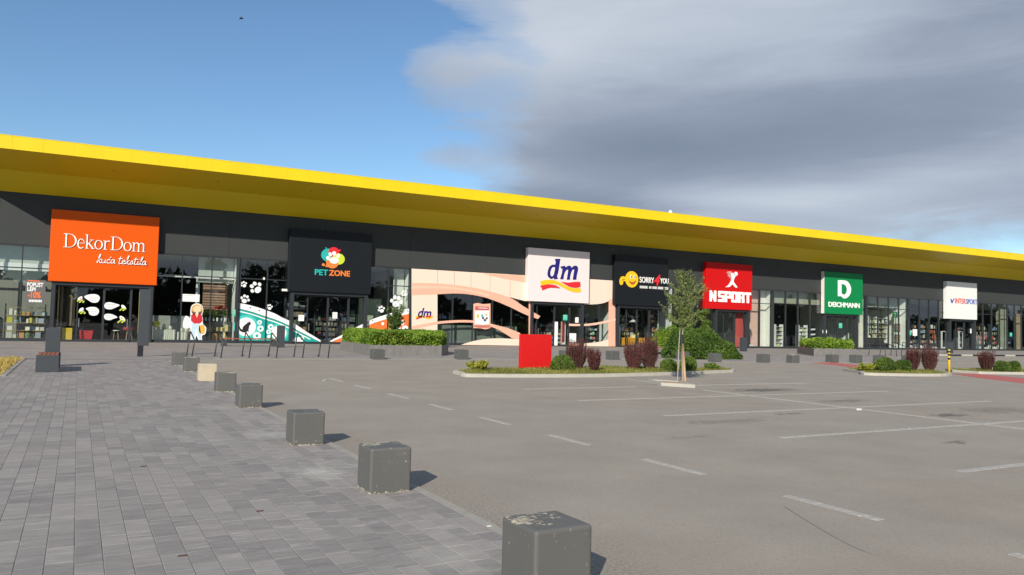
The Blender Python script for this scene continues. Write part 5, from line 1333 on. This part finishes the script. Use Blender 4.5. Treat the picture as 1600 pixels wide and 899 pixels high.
bubble([(187, 477), (180, 474.5), (172, 472.5), (165.5, 473.5), (162.8, 478), (165.5, 482.5), (173, 483.5), (180, 481)], 'white teardrop sticker at the upper right on the dark door')
bubble([(183.5, 496), (177, 492), (170, 490.5), (164, 491.5), (162.5, 495.5), (165, 499.5), (172, 500.5), (178, 498)], 'white teardrop sticker at the lower right on the dark door')
def birdst(px, py, s, m, lab, fl=1):
    y = YF-.065; t = thing('bird_sticker', lab, 'door sticker'); q = lambda u, v: W(px+u*s*fl, py-v*s, y)
    flat('bird_body', smooth_loop([q(-5, -2), (q(-3, 2)), q(0, 4), q(3, 5), q(5, 3.5), q(4.5, 0), q(2, -3), q(-2, -3.5)], 3, True), y, M_film, t, .004)
    flat('wing', smooth_loop([q(-1, -1), q(0, 2), q(2.6, 2.8), q(3, 0), q(1, -2)], 3, True), y-.006, m, t, .003)
    flat('branch', [q(-6, -5.5), q(8, -4.2), q(8, -5.2), q(-6, -6.3)], y, mat('printed_twig', (.35, .28, .12), .6), t, .003)
    for k, u in enumerate((-4, 0, 4, 7)): flat('leaf', disc(*q(u, -6.8 if k % 2 else -3.8), .07, .035, 8, .6), y-.004, M_lime, t, .003)
birdst(125, 467, .75, mat('printed_pink', (.75, .35, .38), .6), 'small bird sticker with pink wing left of the upper bubble')
birdst(127, 484.5, .75, M_pblue, 'small white and pale blue bird sticker left of the lower bubble')
birdst(193, 480, .7, M_film, 'small white bird sticker right of the upper bubble', -1)
birdst(191, 498, .85, M_yl, 'small yellow orange bird sticker right of the lower bubble', -1)

# cosmetics front: cream film with sweeping peach ribbons, on the face of the frames
yc = YF-.135
D3 = lambda L, y=yc: [W(a/3.908+600, b/3.908+370, y) for a, b in L]
t = thing('front_film', 'cream wall film with sweeping peach ribbons round the windows below the pinkish sign', 'window sticker')
def cut(poly, xs):                                        # not needed for single sheets
    return [poly]
topl = [(168, 195), (300, 203), (450, 212), (600, 221), (750, 229), (890, 237)]
up = [(327, 350), (380, 348), (440, 347), (500, 350), (560, 359), (620, 372), (700, 400), (780, 435)]
rib_u = [(168, 285), (270, 285), (380, 291), (500, 305), (600, 325), (700, 350), (780, 376)]
def cpoly(name, L, m, dy=0, th=.012): return flat(name, D3(L, yc-dy), yc-dy, m, t, th)
# cream in vertical sheets with a joint between them
js = [168, 327, 430, 532, 648, 770]
cx0 = lambda L, x: float(np.interp(x, [p[0] for p in L], [p[1] for p in L]))
for a, b in zip(js, js[1:]):
    a2, b2_ = a+.8, b-.8
    sx = np.linspace(a2, b2_, 7)
    lo = [(x, cx0(up, x)) for x in sx] if a >= 327 else [(a2, 571), (b2_, 573)]
    tp_ = [(x, cx0(topl, x)) for x in sx]
    cpoly('film_sheet', tp_+lo[::-1], M_cream)
cpoly('film_sheet', [(771, 231), (895, 238), (895, 401), (860, 393), (820, 383), (783, 374), (771, 370)], M_cream)
# upper ribbon
ru = smooth_loop([(168, 284), (270, 284), (380, 290), (500, 304), (600, 323), (700, 349), (780, 378), (850, 424), (900, 454), (955, 486)], 4)
rl = smooth_loop([(168, 358), (250, 354), (327, 352), (420, 347), (520, 352), (620, 372), (700, 400), (780, 435), (860, 474), (940, 503)], 4)
cpoly('peach_ribbon', ru+rl[::-1], M_peach, .008)
cpoly('peach_ribbon', smooth_loop([(600, 223), (650, 226)], 2)+[(885, 239), (885, 286), (820, 272), (740, 258), (660, 240)], M_peach, .008)
M_peach2 = mat('pale_peach_film', (.80, .50, .37), .5, .03, .5)
cpoly('pale_ribbon', smooth_loop([(168, 318), (300, 316), (430, 322), (560, 345), (640, 368)], 4)+smooth_loop([(640, 352), (560, 332), (430, 308), (300, 300), (168, 300)], 4), M_peach2, .012)
# lower ribbon
ru = smooth_loop([(168, 548), (240, 534), (327, 519), (400, 512), (480, 509), (545, 512), (600, 520), (650, 531), (710, 547), (760, 560), (830, 588)], 4)
rl = smooth_loop([(168, 566), (240, 552), (327, 534), (400, 527), (480, 524), (545, 526), (600, 535), (655, 551), (700, 569), (740, 593), (785, 622)], 4)
cpoly('peach_ribbon', ru+[(835, 600), (835, 628)]+rl[::-1], M_peach, .008)
cpoly('film_sheet', smooth_loop([(470, 661), (510, 648), (560, 635), (640, 623), (740, 622), (835, 627)], 4)+[(835, 666), (650, 663)], M_cream, .004)
# small logo on the cream sheet
text('lettering', 'dm', *[W(p/3.908+600, 480, yc)[0] for p in (208, 290)], W(620, 470/3.908+370+5, yc)[1], W(620, 430/3.908+370, yc)[1], yc-.02, M_navy, t, shear=.25, offset=.02, th=.008)
cpoly('logo_wave', smooth_loop([(192, 488), (215, 480), (245, 488), (270, 492), (298, 484)], 4)+smooth_loop([(298, 496), (270, 503), (245, 496), (215, 490), (195, 498)], 4), M_yl, .02, .005)
cpoly('logo_wave', smooth_loop([(195, 500), (215, 491), (232, 495)], 4)+[(215, 498), (200, 506)], M_rd, .024, .005); cpoly('logo_wave', smooth_loop([(250, 488), (275, 482), (298, 484)], 4)+[(275, 492)], M_rd, .024, .005)
# right part
D5 = lambda L, y=yc: [W(a/5.994+820, b/5.994+450, y) for a, b in L]
def c5(name, L, m, dy=0, th=.012): return flat(name, D5(L, yc-dy), yc-dy, m, t, th)
xr0 = 542
flat('film_sheet', [W(909, 435.5, yc), W(961.5, 439, yc)]+[W(961.5, 470, yc)]+D5(smooth_loop([(790, 122), (760, 135), (700, 150), (600, 156), (535, 153)], 3)), yc, M_cream, t, .012)
c5('peach_column', [(787, 112), (848, 95), (848, 549), (782, 549), (784, 300)], M_peach, .008)
c5('peach_ribbon', smooth_loop([(415, 336), (500, 338), (600, 335), (700, 320), (850, 286)], 4)+smooth_loop([(850, 308), (700, 341), (600, 355), (500, 358), (415, 357)], 4), M_peach2, .014)
c5('film_sheet', smooth_loop([(415, 516), (480, 522), (560, 520), (640, 513), (700, 505), (785, 482)], 4)+[(785, 549), (415, 545)], M_cream, .004)
c5('peach_corner', [(416, 515), (470, 521), (520, 543), (416, 543)], M_peach, .016)
for a, b, z_ in [(535, 547, 160), (38, 52, 130)]: c5('peach_post', [(a, z_), (b, z_), (b, 545), (a, 545)], M_peach, .018, .03)
# poster in peach frame
t = thing('window_poster', 'peach framed promotion poster with a small picture on the cosmetics window', 'poster')
F4 = lambda L, y: [W(a/5.994+700, b/5.994+410, y) for a, b in L]
def c4(name, L, m, dy): return flat(name, F4(L, yc-dy), yc-dy, m, t, .006)
c4('poster_frame', smooth_loop([(238, 390), (280, 382), (330, 392), (398, 386)], 3)+smooth_loop([(398, 615), (350, 628), (300, 618), (238, 618)], 3), M_peach, .02)
c4('band', [(255, 412), (382, 418), (382, 450), (255, 446)], mat('rose_print', (.50, .10, .11), .6), .028); c4('inner_sheet', [(252, 455), (385, 452), (385, 578), (330, 586), (252, 578)], M_film, .028)
c4('foot_band', [(245, 590), (392, 590), (392, 612), (300, 614), (245, 606)], mat('rose_print2', (.52, .16, .13), .6), .028)
rr_ = random.Random(5)
for k in range(9):
    a = 268+rr_.random()*90; b = 475+rr_.random()*65; c4('print_spot', [(a, b), (a+18, b-3), (a+20, b+16), (a+2, b+18)], [M_pora, M_tq, M_navy, M_yl, M_dark][k % 5], .034+.001*k)
c4('print_line', [(285, 425), (370, 428), (370, 434), (285, 431)], M_film, .036)

# ------------------------------------------------------------------ shop signs (all 5.5 x 4.0 m boxes)
YS = YF-.46
def sign(name, label, x0, x1, m, side=None):
    t = thing(name, label, 'shop sign', (0, 0, 0))
    o = MB().box(x0, x1, YS, YF-.04, 3.385, 7.40).build('panel', m, t); bevel(o, .02)
    if side is not None:
        MB().box(x0-.006, x0-.001, YS+.03, YF-.06, 3.40, 7.38).build('side_panel', side, t)
    fr = MB().box(x0+.3, x1-.3, YF-.04, YF-.02, 3.6, 7.2).build('bracket', M_frame, t)
    return t
SP = lambda px, py: W(px, py, YS)
def rot_poly(L): return [SP(a, b) for a, b in L]
s1 = sign('shop_sign', 'big orange sign reading DekorDom kuca tekstila in white', -1.54, 3.97, M_orange)
# serif letters drawn as swelling strokes
LH = 1.0
def arc(cx, cz, rx, rz, a0, a1, n=14): return [(cx+rx*math.cos(math.radians(a0+(a1-a0)*i/n)), cz+rz*math.sin(math.radians(a0+(a1-a0)*i/n))) for i in range(n+1)]
thin, thk = .035, .10
GL = {
 'D': (.86, [([(.17, .02), (.17, .98)], thk), ([(.0, .018), (.34, .018)], thin), ([(.0, .982), (.34, .982)], thin), ([(.17, .982), (.36, .98)]+arc(.36, .5, .42, .482, 88, -88)+[(.17, .018)], [thin, thin, .07, .12, .07, thin, thin])]),
 'e': (.52, [([(.05, .37), (.46, .37)], thin), ([(.46, .37)]+arc(.26, .34, .20, .33, 10, 150)+arc(.26, .31, .20, .31, 160, 318), [thin, thin, .06, .095, .08, thin])]),
 'k': (.58, [([(.11, .0), (.11, 1.02)], .085), ([(.0, .018), (.24, .018)], thin), ([(-.02, 1.0), (.12, 1.02)], thin), ([(.13, .30), (.42, .63)], thin), ([(.30, .65), (.54, .65)], thin), ([(.22, .40), (.50, .03)], .085), ([(.40, .018), (.62, .018)], thin)]),
 'o': (.58, [(arc(.28, .33, .23, .32, 90, 450, 28), [thin, .095, thin, .095, thin])]),
 'r': (.46, [([(.12, .0), (.12, .66)], .085), ([(.0, .018), (.26, .018)], thin), ([(-.01, .64), (.12, .655)], thin), ([(.14, .45), (.2, .6), (.3, .66), (.42, .62)], [thin, .05, .09])]),
 'm': (.98, [([(.12, .0), (.12, .66)], .085), ([(.0, .018), (.25, .018)], thin), ([(-.01, .64), (.12, .655)], thin), ([(.14, .48)]+arc(.30, .46, .15, .19, 150, 0)+[(.45, .0)], [thin, .05, .085, .085]), ([(.34, .018), (.56, .018)], thin),
               ([(.47, .48)]+arc(.63, .46, .15, .19, 150, 0)+[(.78, .0)], [thin, .05, .085, .085]), ([(.67, .018), (.90, .018)], thin)])}
x0, zb = SP(98.5, 387.5); x1, zb2 = SP(228.5, 394.5); zt = SP(100, 366.5)[1]; zb = (zb+zb2)/2+.02
word = 'DekorDom'; tw = sum(GL[c][0] for c in word); sx = (x1-x0)/tw; sz = .78
mb = MB(); cx_ = x0
for c in word:
    w_, st_ = GL[c]; strokes(mb, [([(cx_+p[0]*sx, zb+p[1]*sz) for p in pts], ([q*.75 for q in wd] if isinstance(wd, list) else wd*.75)) for pts, wd in st_], YS-.045); cx_ += w_*sx
mb.build('lettering', M_letter, s1)
# handwritten second line
HW = {'k': [[(0, 0), (.12, .5), (.22, 1), (.12, .95), (.08, 0)], [(.1, .28), (.34, .5)], [(.16, .3), (.28, .0), (.42, .06)]],
      'u': [[(0, .45), (.02, .08), (.14, 0), (.28, .14), (.32, .46)], [(.32, .46), (.30, .05), (.44, .06)]],
      'c': [[(.3, .40), (.18, .48), (.04, .3), (.08, .04), (.22, 0), (.38, .10)], [(.2, .62), (.34, .80)]],
      'a': [[(.3, .42), (.14, .48), (.02, .25), (.08, .02), (.22, .08), (.32, .46)], [(.32, .46), (.32, .04), (.46, .08)]],
      't': [[(.12, .9), (.08, .1), (.18, 0), (.34, .1)], [(-.05, .62), (.34, .70)]],
      'e': [[(.02, .18), (.26, .32), (.22, .48), (.06, .40), (.04, .08), (.18, 0), (.36, .10)]],
      's': [[(.0, .05), (.16, .48), (.24, .12), (.08, .0), (.02, .04)], [(.2, .04), (.36, .10)]],
      'i': [[(.06, .46), (.06, .05), (.22, .06)], [(.09, .66), (.11, .70)]],
      'l': [[(0, .06), (.16, .6), (.22, .98), (.10, .9), (.10, .1), (.24, .02)]]}
adv = {'k': .42, 'u': .44, 'c': .38, 'a': .46, 't': .32, 'e': .34, 's': .34, 'i': .22, 'l': .24, ' ': .22}
x0, z0_ = SP(151, 410); x1, _ = SP(229, 413.5); word = 'kuca tekstila'; tw = sum(adv[c] for c in word); sx = (x1-x0)/tw; mb = MB(); cx_ = x0; pth = []
for c in word:
    if c != ' ':
        for L in HW[c]:
            if len(L) > 2: L = smooth_loop(L, 4)
            pth.append(([(cx_+(p[0]+p[1]*.12)*sx, z0_-.02+p[1]*.46) for p in L], .035))
    cx_ += adv[c]*sx
strokes(mb, pth, YS-.04, .02); mb.build('handwritten_lettering', M_letter, s1)

s2 = sign('shop_sign', 'black sign reading PETZONE with a coloured paw logo', 11.60, 17.08, M_bsign)
def dsc(name, px, py, rpx, m, par, dy, rz=None, rot=0):
    x, z = SP(px, py); k = (YS/F)*1.10; k *= 1+max(0, px-500)/4200
    return flat(name, disc(x, z, rpx*k*1.12, (rz or rpx)*k, 26, rot), YS-dy, m, par, .006)
dsc('logo_teal', 513, 399, 9.3, M_tq, s2, .012); dsc('logo_red', 521.5, 394, 7, M_rd, s2, .019); dsc('logo_lime', 529, 405, 8, M_lime, s2, .026); dsc('logo_orange', 519, 411, 8, M_orp, s2, .033)
dsc('logo_dot', 505.3, 413.8, 2, M_orp, s2, .012); dsc('logo_dot', 510.3, 416, 1.6, M_orp, s2, .012); dsc('logo_dot', 509.5, 388, 1, M_tq, s2, .012); dsc('logo_dot', 530.5, 391.5, 1.5, M_rd, s2, .012)
dsc('paw_pad', 521.8, 407.3, 6.0, M_letter, s2, .040, 4.6); dsc('paw_toe', 512.3, 403.5, 2.2, M_letter, s2, .040, 2.8, .5); dsc('paw_toe', 515.8, 397.8, 2.2, M_letter, s2, .040, 3.1, .3); dsc('paw_toe', 521.8, 396.3, 2.4, M_letter, s2, .040, 3.2); dsc('paw_toe', 528.2, 400, 2.2, M_letter, s2, .040, 3.0, -.5)
xa = SP(491.5, 430)[0]; xb = SP(546.5, 430)[0]; xm = SP(513, 430)[0]; zl = SP(515, 431)[1]; zh = SP(515, 422)[1]
text('lettering', 'PET', xa, xm-.03, zl, zh, YS-.04, M_tq, s2, offset=.025); text('lettering', 'ZONE', xm+.03, xb, zl, zh, YS-.04, M_orp, s2, offset=.025)

s3 = sign('shop_sign', 'pinkish white sign with navy dm letters over a red yellow ribbon', 29.24, 34.80, M_pinkw)
Q9 = lambda L: [SP(a/8.991+820, b/8.991+380) for a, b in L]
def s9(name, L, m, dy, par=s3): return flat(name, Q9(L), YS-dy, m, par, .012)
# slab letters d and m as outlines
s9('letter_d', smooth_loop([(425, 222), (498, 222)], 1)+smooth_loop([(498, 222), (470, 400), (452, 470), (470, 500)], 3)+[(412, 512), (408, 488)]+smooth_loop([(408, 488), (370, 505), (325, 470), (318, 420), (340, 340), (385, 305), (425, 305)], 4)+[(436, 262), (425, 252)], M_navy, .02)
s9('letter_opening', smooth_loop([(420, 345), (385, 345), (362, 395), (358, 440), (372, 468), (398, 455), (412, 405)], 4, True), M_pinkw, .034)
s9('letter_m', [(503, 330), (560, 318), (572, 335)]+smooth_loop([(572, 345), (605, 320), (640, 322), (655, 345)], 3)+smooth_loop([(655, 350), (690, 320), (730, 322), (746, 350), (745, 385), (730, 450), (722, 515)], 3)+[(672, 515)]+smooth_loop([(672, 515), (690, 400), (692, 372), (675, 372), (655, 400), (640, 450), (632, 515)], 3)+[(588, 515)]+smooth_loop([(588, 515), (605, 410), (606, 378), (590, 375), (568, 400), (552, 440), (540, 510)], 3)+[(495, 508), (520, 420), (527, 362), (503, 350)], M_navy, .02)
s9('ribbon_yellow', smooth_loop([(213, 537), (290, 520), (360, 517), (440, 530), (520, 570), (600, 610), (680, 635), (780, 628)], 4)+smooth_loop([(790, 690), (700, 692), (620, 668), (540, 628), (470, 590), (400, 575), (320, 580), (232, 602)], 4), M_yl, .02)
s9('ribbon_red', smooth_loop([(207, 602), (290, 585), (360, 583), (430, 595), (495, 632)], 4)+smooth_loop([(495, 636), (410, 628), (330, 632), (245, 665)], 4)+[(228, 620)], M_rd, .034)
s9('ribbon_red', smooth_loop([(500, 540), (600, 555), (700, 545), (775, 545)], 4)+smooth_loop([(782, 612), (720, 628), (640, 618), (580, 590)], 4), M_rd, .036)

s4 = sign('shop_sign', 'black sign with a waving yellow smiley face reading Sorry 4 You', 37.28, 42.72, M_bsign)
Q4 = lambda L: [SP(a/3.597+900, b/3.597+370) for a, b in L]
def s3597(name, L, m, dy, par): return flat(name, Q4(L), YS-dy, m, par, .01)
fx, fz = SP(313/3.597+900, 240/3.597+370)
flat('smiley_face', disc(fx, fz, .66, .66, 30), YS-.02, M_yl, s4, .02)
hx, hz = SP(266/3.597+900, 248/3.597+370); flat('waving_hand', smooth_loop([(hx-.40, hz-.05), (hx-.28, hz+.26), (hx, hz+.36), (hx+.30, hz+.22), (hx+.30, hz-.1), (hx+.02, hz+.0), (hx-.08, hz-.30), (hx-.32, hz-.32)], 4, True), YS-.03, M_yl, s4, .02)
for dx in (-.10, .26): flat('smiley_eye', disc(fx+dx, fz+.20, .09, .15, 14), YS-.045, M_letter, s4, .01); flat('smiley_pupil', disc(fx+dx+.02, fz+.20, .05, .09, 10), YS-.057, M_bfilm, s4, .008)
flat('smiley_mouth', smooth_loop([(fx-.30, fz-.10), (fx+.05, fz-.24), (fx+.42, fz-.04)], 6)+smooth_loop([(fx+.30, fz-.30), (fx+.05, fz-.42), (fx-.18, fz-.32)], 4), YS-.045, mat('smile_red', (.45, .06, .02), .5), s4, .01)
for a in ((-.85, 0.0),): flat('hand_line', [(hx-.2, hz+.05), (hx+.1, hz+.15), (hx+.1, hz+.11), (hx-.2, hz+.01)], YS-.045, M_bfilm, s4, .008)
def ppx(px, py): return SP(px/3.597+900, py/3.597+370)
text('lettering', 'SORRY', ppx(356, 250)[0], ppx(437, 250)[0], ppx(400, 262)[1]+.02, ppx(400, 228)[1], YS-.04, M_letter, s4, offset=.012, shear=-.08)
text('lettering', '4', ppx(436, 250)[0], ppx(472, 250)[0], ppx(450, 274)[1], ppx(450, 214)[1], YS-.05, M_rd, s4, shear=.3, offset=.03)
text('lettering', 'YOU', ppx(472, 250)[0], ppx(519, 250)[0], ppx(490, 264)[1], ppx(490, 234)[1], YS-.04, M_letter, s4, offset=.015)
pl = MB(); z_ = ppx(430, 288)[1]+.03; r_ = random.Random(2)
for a, b in ((358, 401), (410, 423), (429, 453), (459, 489), (498, 517)):
    u = a
    while u < b: pl.box(ppx(u, 285)[0], ppx(min(u+3.6, b), 285)[0], YS-.03, YS-.002, z_-.10-.02*r_.random(), z_+.08+.02*r_.random()); u += 4.6
pl.build('small_print', mat('dim_letter', (.60, .60, .58), .5), s4)

s5 = sign('shop_sign', 'red sign reading N SPORT under a white running figure', 46.92, 52.35, M_red)
def s35(name, L, m, dy=.03, par=s5, th=.02): return flat(name, Q4(L), YS-dy, m, par, th)
dxh, dzh = ppx(898, 209); flat('runner_head', disc(dxh, dzh, .20, .18, 16), YS-.03, M_letter, s5, .02)
s35('runner_body', [(868, 203), (892, 206), (896, 222), (889, 235), (884, 252), (893, 266), (907, 285), (896, 287), (878, 268), (862, 283), (838, 284), (856, 272), (869, 250), (874, 232), (872, 218)], M_letter)
for k, (a, b, c) in enumerate([(848, 197, 880), (843, 203, 876), (850, 210, 876), (847, 217, 876), (853, 224, 878), (858, 231, 880)]): s35('speed_line', [(a, b), (c-8, b+.5), (c-8, b+3), (a+6, b+2)], M_letter, .033+.001*k)
nb = MB(); BL = {'N': (.78, [(0, .26, 0, 1), (.52, .78, 0, 1), (.2, .36, .52, .86), (.3, .48, .3, .66), (.42, .58, .12, .46)]), 'S': (.74, [(.04, .74, .76, 1), (0, .26, .5, .94), (.04, .70, .40, .62), (.48, .74, .08, .54), (0, .70, 0, .24)]),
 'P': (.74, [(0, .27, 0, 1), (.27, .70, .76, 1), (.50, .74, .42, .95), (.27, .70, .34, .56)]), 'O': (.78, [(0, .27, .06, .94), (.51, .78, .06, .94), (.06, .72, .76, 1), (.06, .72, 0, .24)]),
 'R': (.76, [(0, .27, 0, 1), (.27, .70, .76, 1), (.50, .74, .46, .95), (.27, .68, .38, .58), (.46, .76, 0, .42)]), 'T': (.76, [(0, .76, .75, 1), (.25, .52, 0, .78)]), ' ': (.12, [])}
x0 = ppx(750, 330)[0]; x1 = ppx(984, 330)[0]; z0 = ppx(860, 369)[1]; zs_ = ppx(860, 308)[1]-z0; tw = sum(BL[c][0]+.05 for c in 'N SPORT'); kx = (x1-x0)/tw; cx_ = x0; e = 0
for c in 'N SPORT':
    for a, b, c0, c1 in BL[c][1]:
        e += 1; nb.box(cx_+a*kx, cx_+b*kx, YS-.04-.0008*e, YS-.001, z0+c0*zs_, z0+c1*zs_)
    cx_ += (BL[c][0]+.05)*kx
nb.build('lettering', M_letter, s5)

s6 = sign('shop_sign', 'green sign with a large white D above DEICHMANN', 61.85, 67.38, M_green, M_pinkw)
Q6 = lambda L: [SP(a/3.597+1240, b/3.597+370) for a, b in L]
def s6f(name, L, m, dy=.03): return flat(name, Q6(L), YS-dy, m, s6, .02)
s6f('letter_d', [(248, 245), (270, 245)]+smooth_loop([(270, 245), (298, 250), (316, 272), (322, 298), (315, 326), (298, 344), (280, 347), (266, 336), (248, 335)], 4), M_letter)
s6f('letter_opening', [(268, 266)]+smooth_loop([(275, 267), (289, 274), (297, 297), (291, 318), (280, 326), (268, 318)], 4), M_green, .052)
text('lettering', 'DEICHMANN', *[SP(a/3.597+1240, 475)[0] for a in (195, 370)], SP(1318, 398/3.597+370)[1], SP(1318, 370/3.597+370)[1], YS-.04, M_letter, s6, offset=.03)

s7 = sign('shop_sign', 'white sign with small red and blue INTERSPORT lettering', 81.10, 86.60, mat('clean_white_panel', (.74, .74, .72), .45, .02, .5))
M_ib = mat('sport_blue', (.04, .08, .40), .5); M_ir = mat('sport_red', (.68, .06, .03), .5)
q = lambda a: SP(a/3.597+1240, 470)[0]
zlo, zhi = SP(1505, 377/3.597+370)[1], SP(1505, 349/3.597+370)[1]
text('lettering', 'INTER', q(907), q(967), zlo, zhi, YS-.03, M_ir, s7, offset=.008); text('lettering', 'SPORT', q(969), q(1031), zlo, zhi, YS-.03, M_ib, s7, offset=.008)
Q7 = Q6([(880, 350), (886, 350), (890, 362), (899, 348), (904, 346), (892, 374), (886, 372)]); flat('logo_mark', Q7, YS-.03, M_ib, s7, .02)
# white spotlights beside signs
for i, (px, py, lab) in enumerate([(446, 453.5, 'small white floodlight at the lower left of the black pet sign'), (412.5, 435.5, 'tiny white lamp on the mullion above the teal film')]):
    x, z = W(px, py, YF-.25); t = thing('floodlight', lab, 'lamp', (x, YF-.25, z)); MB().box(-.22 if i == 0 else -.05, .22 if i == 0 else .05, -.05, .05, -.07, .07).build('housing', M_white, t); MB().box(-.02, .02, .05, .14, -.02, .02).build('bracket', M_dark, t)
# spotlights inside the upper panes
for i, (px, py) in enumerate([(4, 427), (38, 427), (70, 429), (256, 439), (294, 440.5), (356, 443)]):
    x, z = W(px, py, YF+.5); t = thing('spotlight', 'white track spotlight under the pelmet, number %s from the left' % ('one', 'two', 'three', 'four', 'five', 'six')[i], 'lamp', (x, YF+.5, z))
    MB().tube([(-.03, -.1, -.04), (.05, .12, .05)], .075, 10).build('housing', M_white, t); MB().tube([(0, 0, .04), (0, 0, .16)], .012, 6).build('bracket', M_dark, t)

# ------------------------------------------------------------------ what the glass reflects: wood beyond the car park behind the viewer, parked cars
r = np.random.default_rng(31); P = []
for k in range(270):
    x0_ = -150+k*3.1+r.normal(0, 1); h = r.uniform(7, 12.5)+3*math.sin(k*.23); y0_ = -64+r.normal(0, 3)
    d = r.normal(size=(220, 3)); d /= np.linalg.norm(d, axis=1)[:, None]; P.append(d*[3.2, 3, h*.5]*r.uniform(.6, 1, (220, 1))+[x0_, y0_, h*.52])
P = np.concatenate(P); P = P[P[:, 2] > 0]
o = leaf_obj('wood', P, 1.3, L_far, None, seed=31); o['kind'] = 'stuff'
def car(x, y, rz, label, colr):
    t = thing('parked_car', label, 'car', (x, y, 0), 'parked cars outside the frame, seen in the glass', rz); m = mat('car_paint_'+label[:5], colr, .25)
    prof = [(-2.1, .35), (2.1, .35), (2.15, .75), (1.9, .98), (1.05, 1.08), (.35, 1.52), (-1.3, 1.56), (-2.0, 1.08), (-2.15, .85)]
    t.scale = (1.06, 1.06, 1.12)
    o = MB().prism(prof, -.85, .85).build('body', m, t); bevel(o, .08, 3)
    for xx in (2.12, -2.16): MB().box(xx, xx+.04, -.7, -.45, .7, .85).build('lamp', M_white, t); MB().box(xx, xx+.04, .45, .7, .7, .85).build('lamp', M_white, t)
    for s in (-1, 1):
        MB().prism([(.85, 1.10), (.28, 1.46), (-1.2, 1.50), (-1.7, 1.12)], s*.86-.003, s*.86+.003).build('side_window', M_bfilm, t)
        for xx in (-1.35, 1.35):
            MB().tube([(xx, s*.70, .33), (xx, s*.88, .33)], .33, 18).build('wheel', M_black, t)
            MB().tube([(xx, s*.885, .33), (xx, s*.89, .33)], .2, 14).build('wheel_rim', M_white, t)
    return t
car(97.3, 46.3, 0, 'silver off-road estate parked just beyond the right edge, mirrored in the glass', (.52, .54, .53))
car(102.6, 46.6, 0, 'dark blue car parked beyond the silver one outside the right edge', (.04, .06, .10))
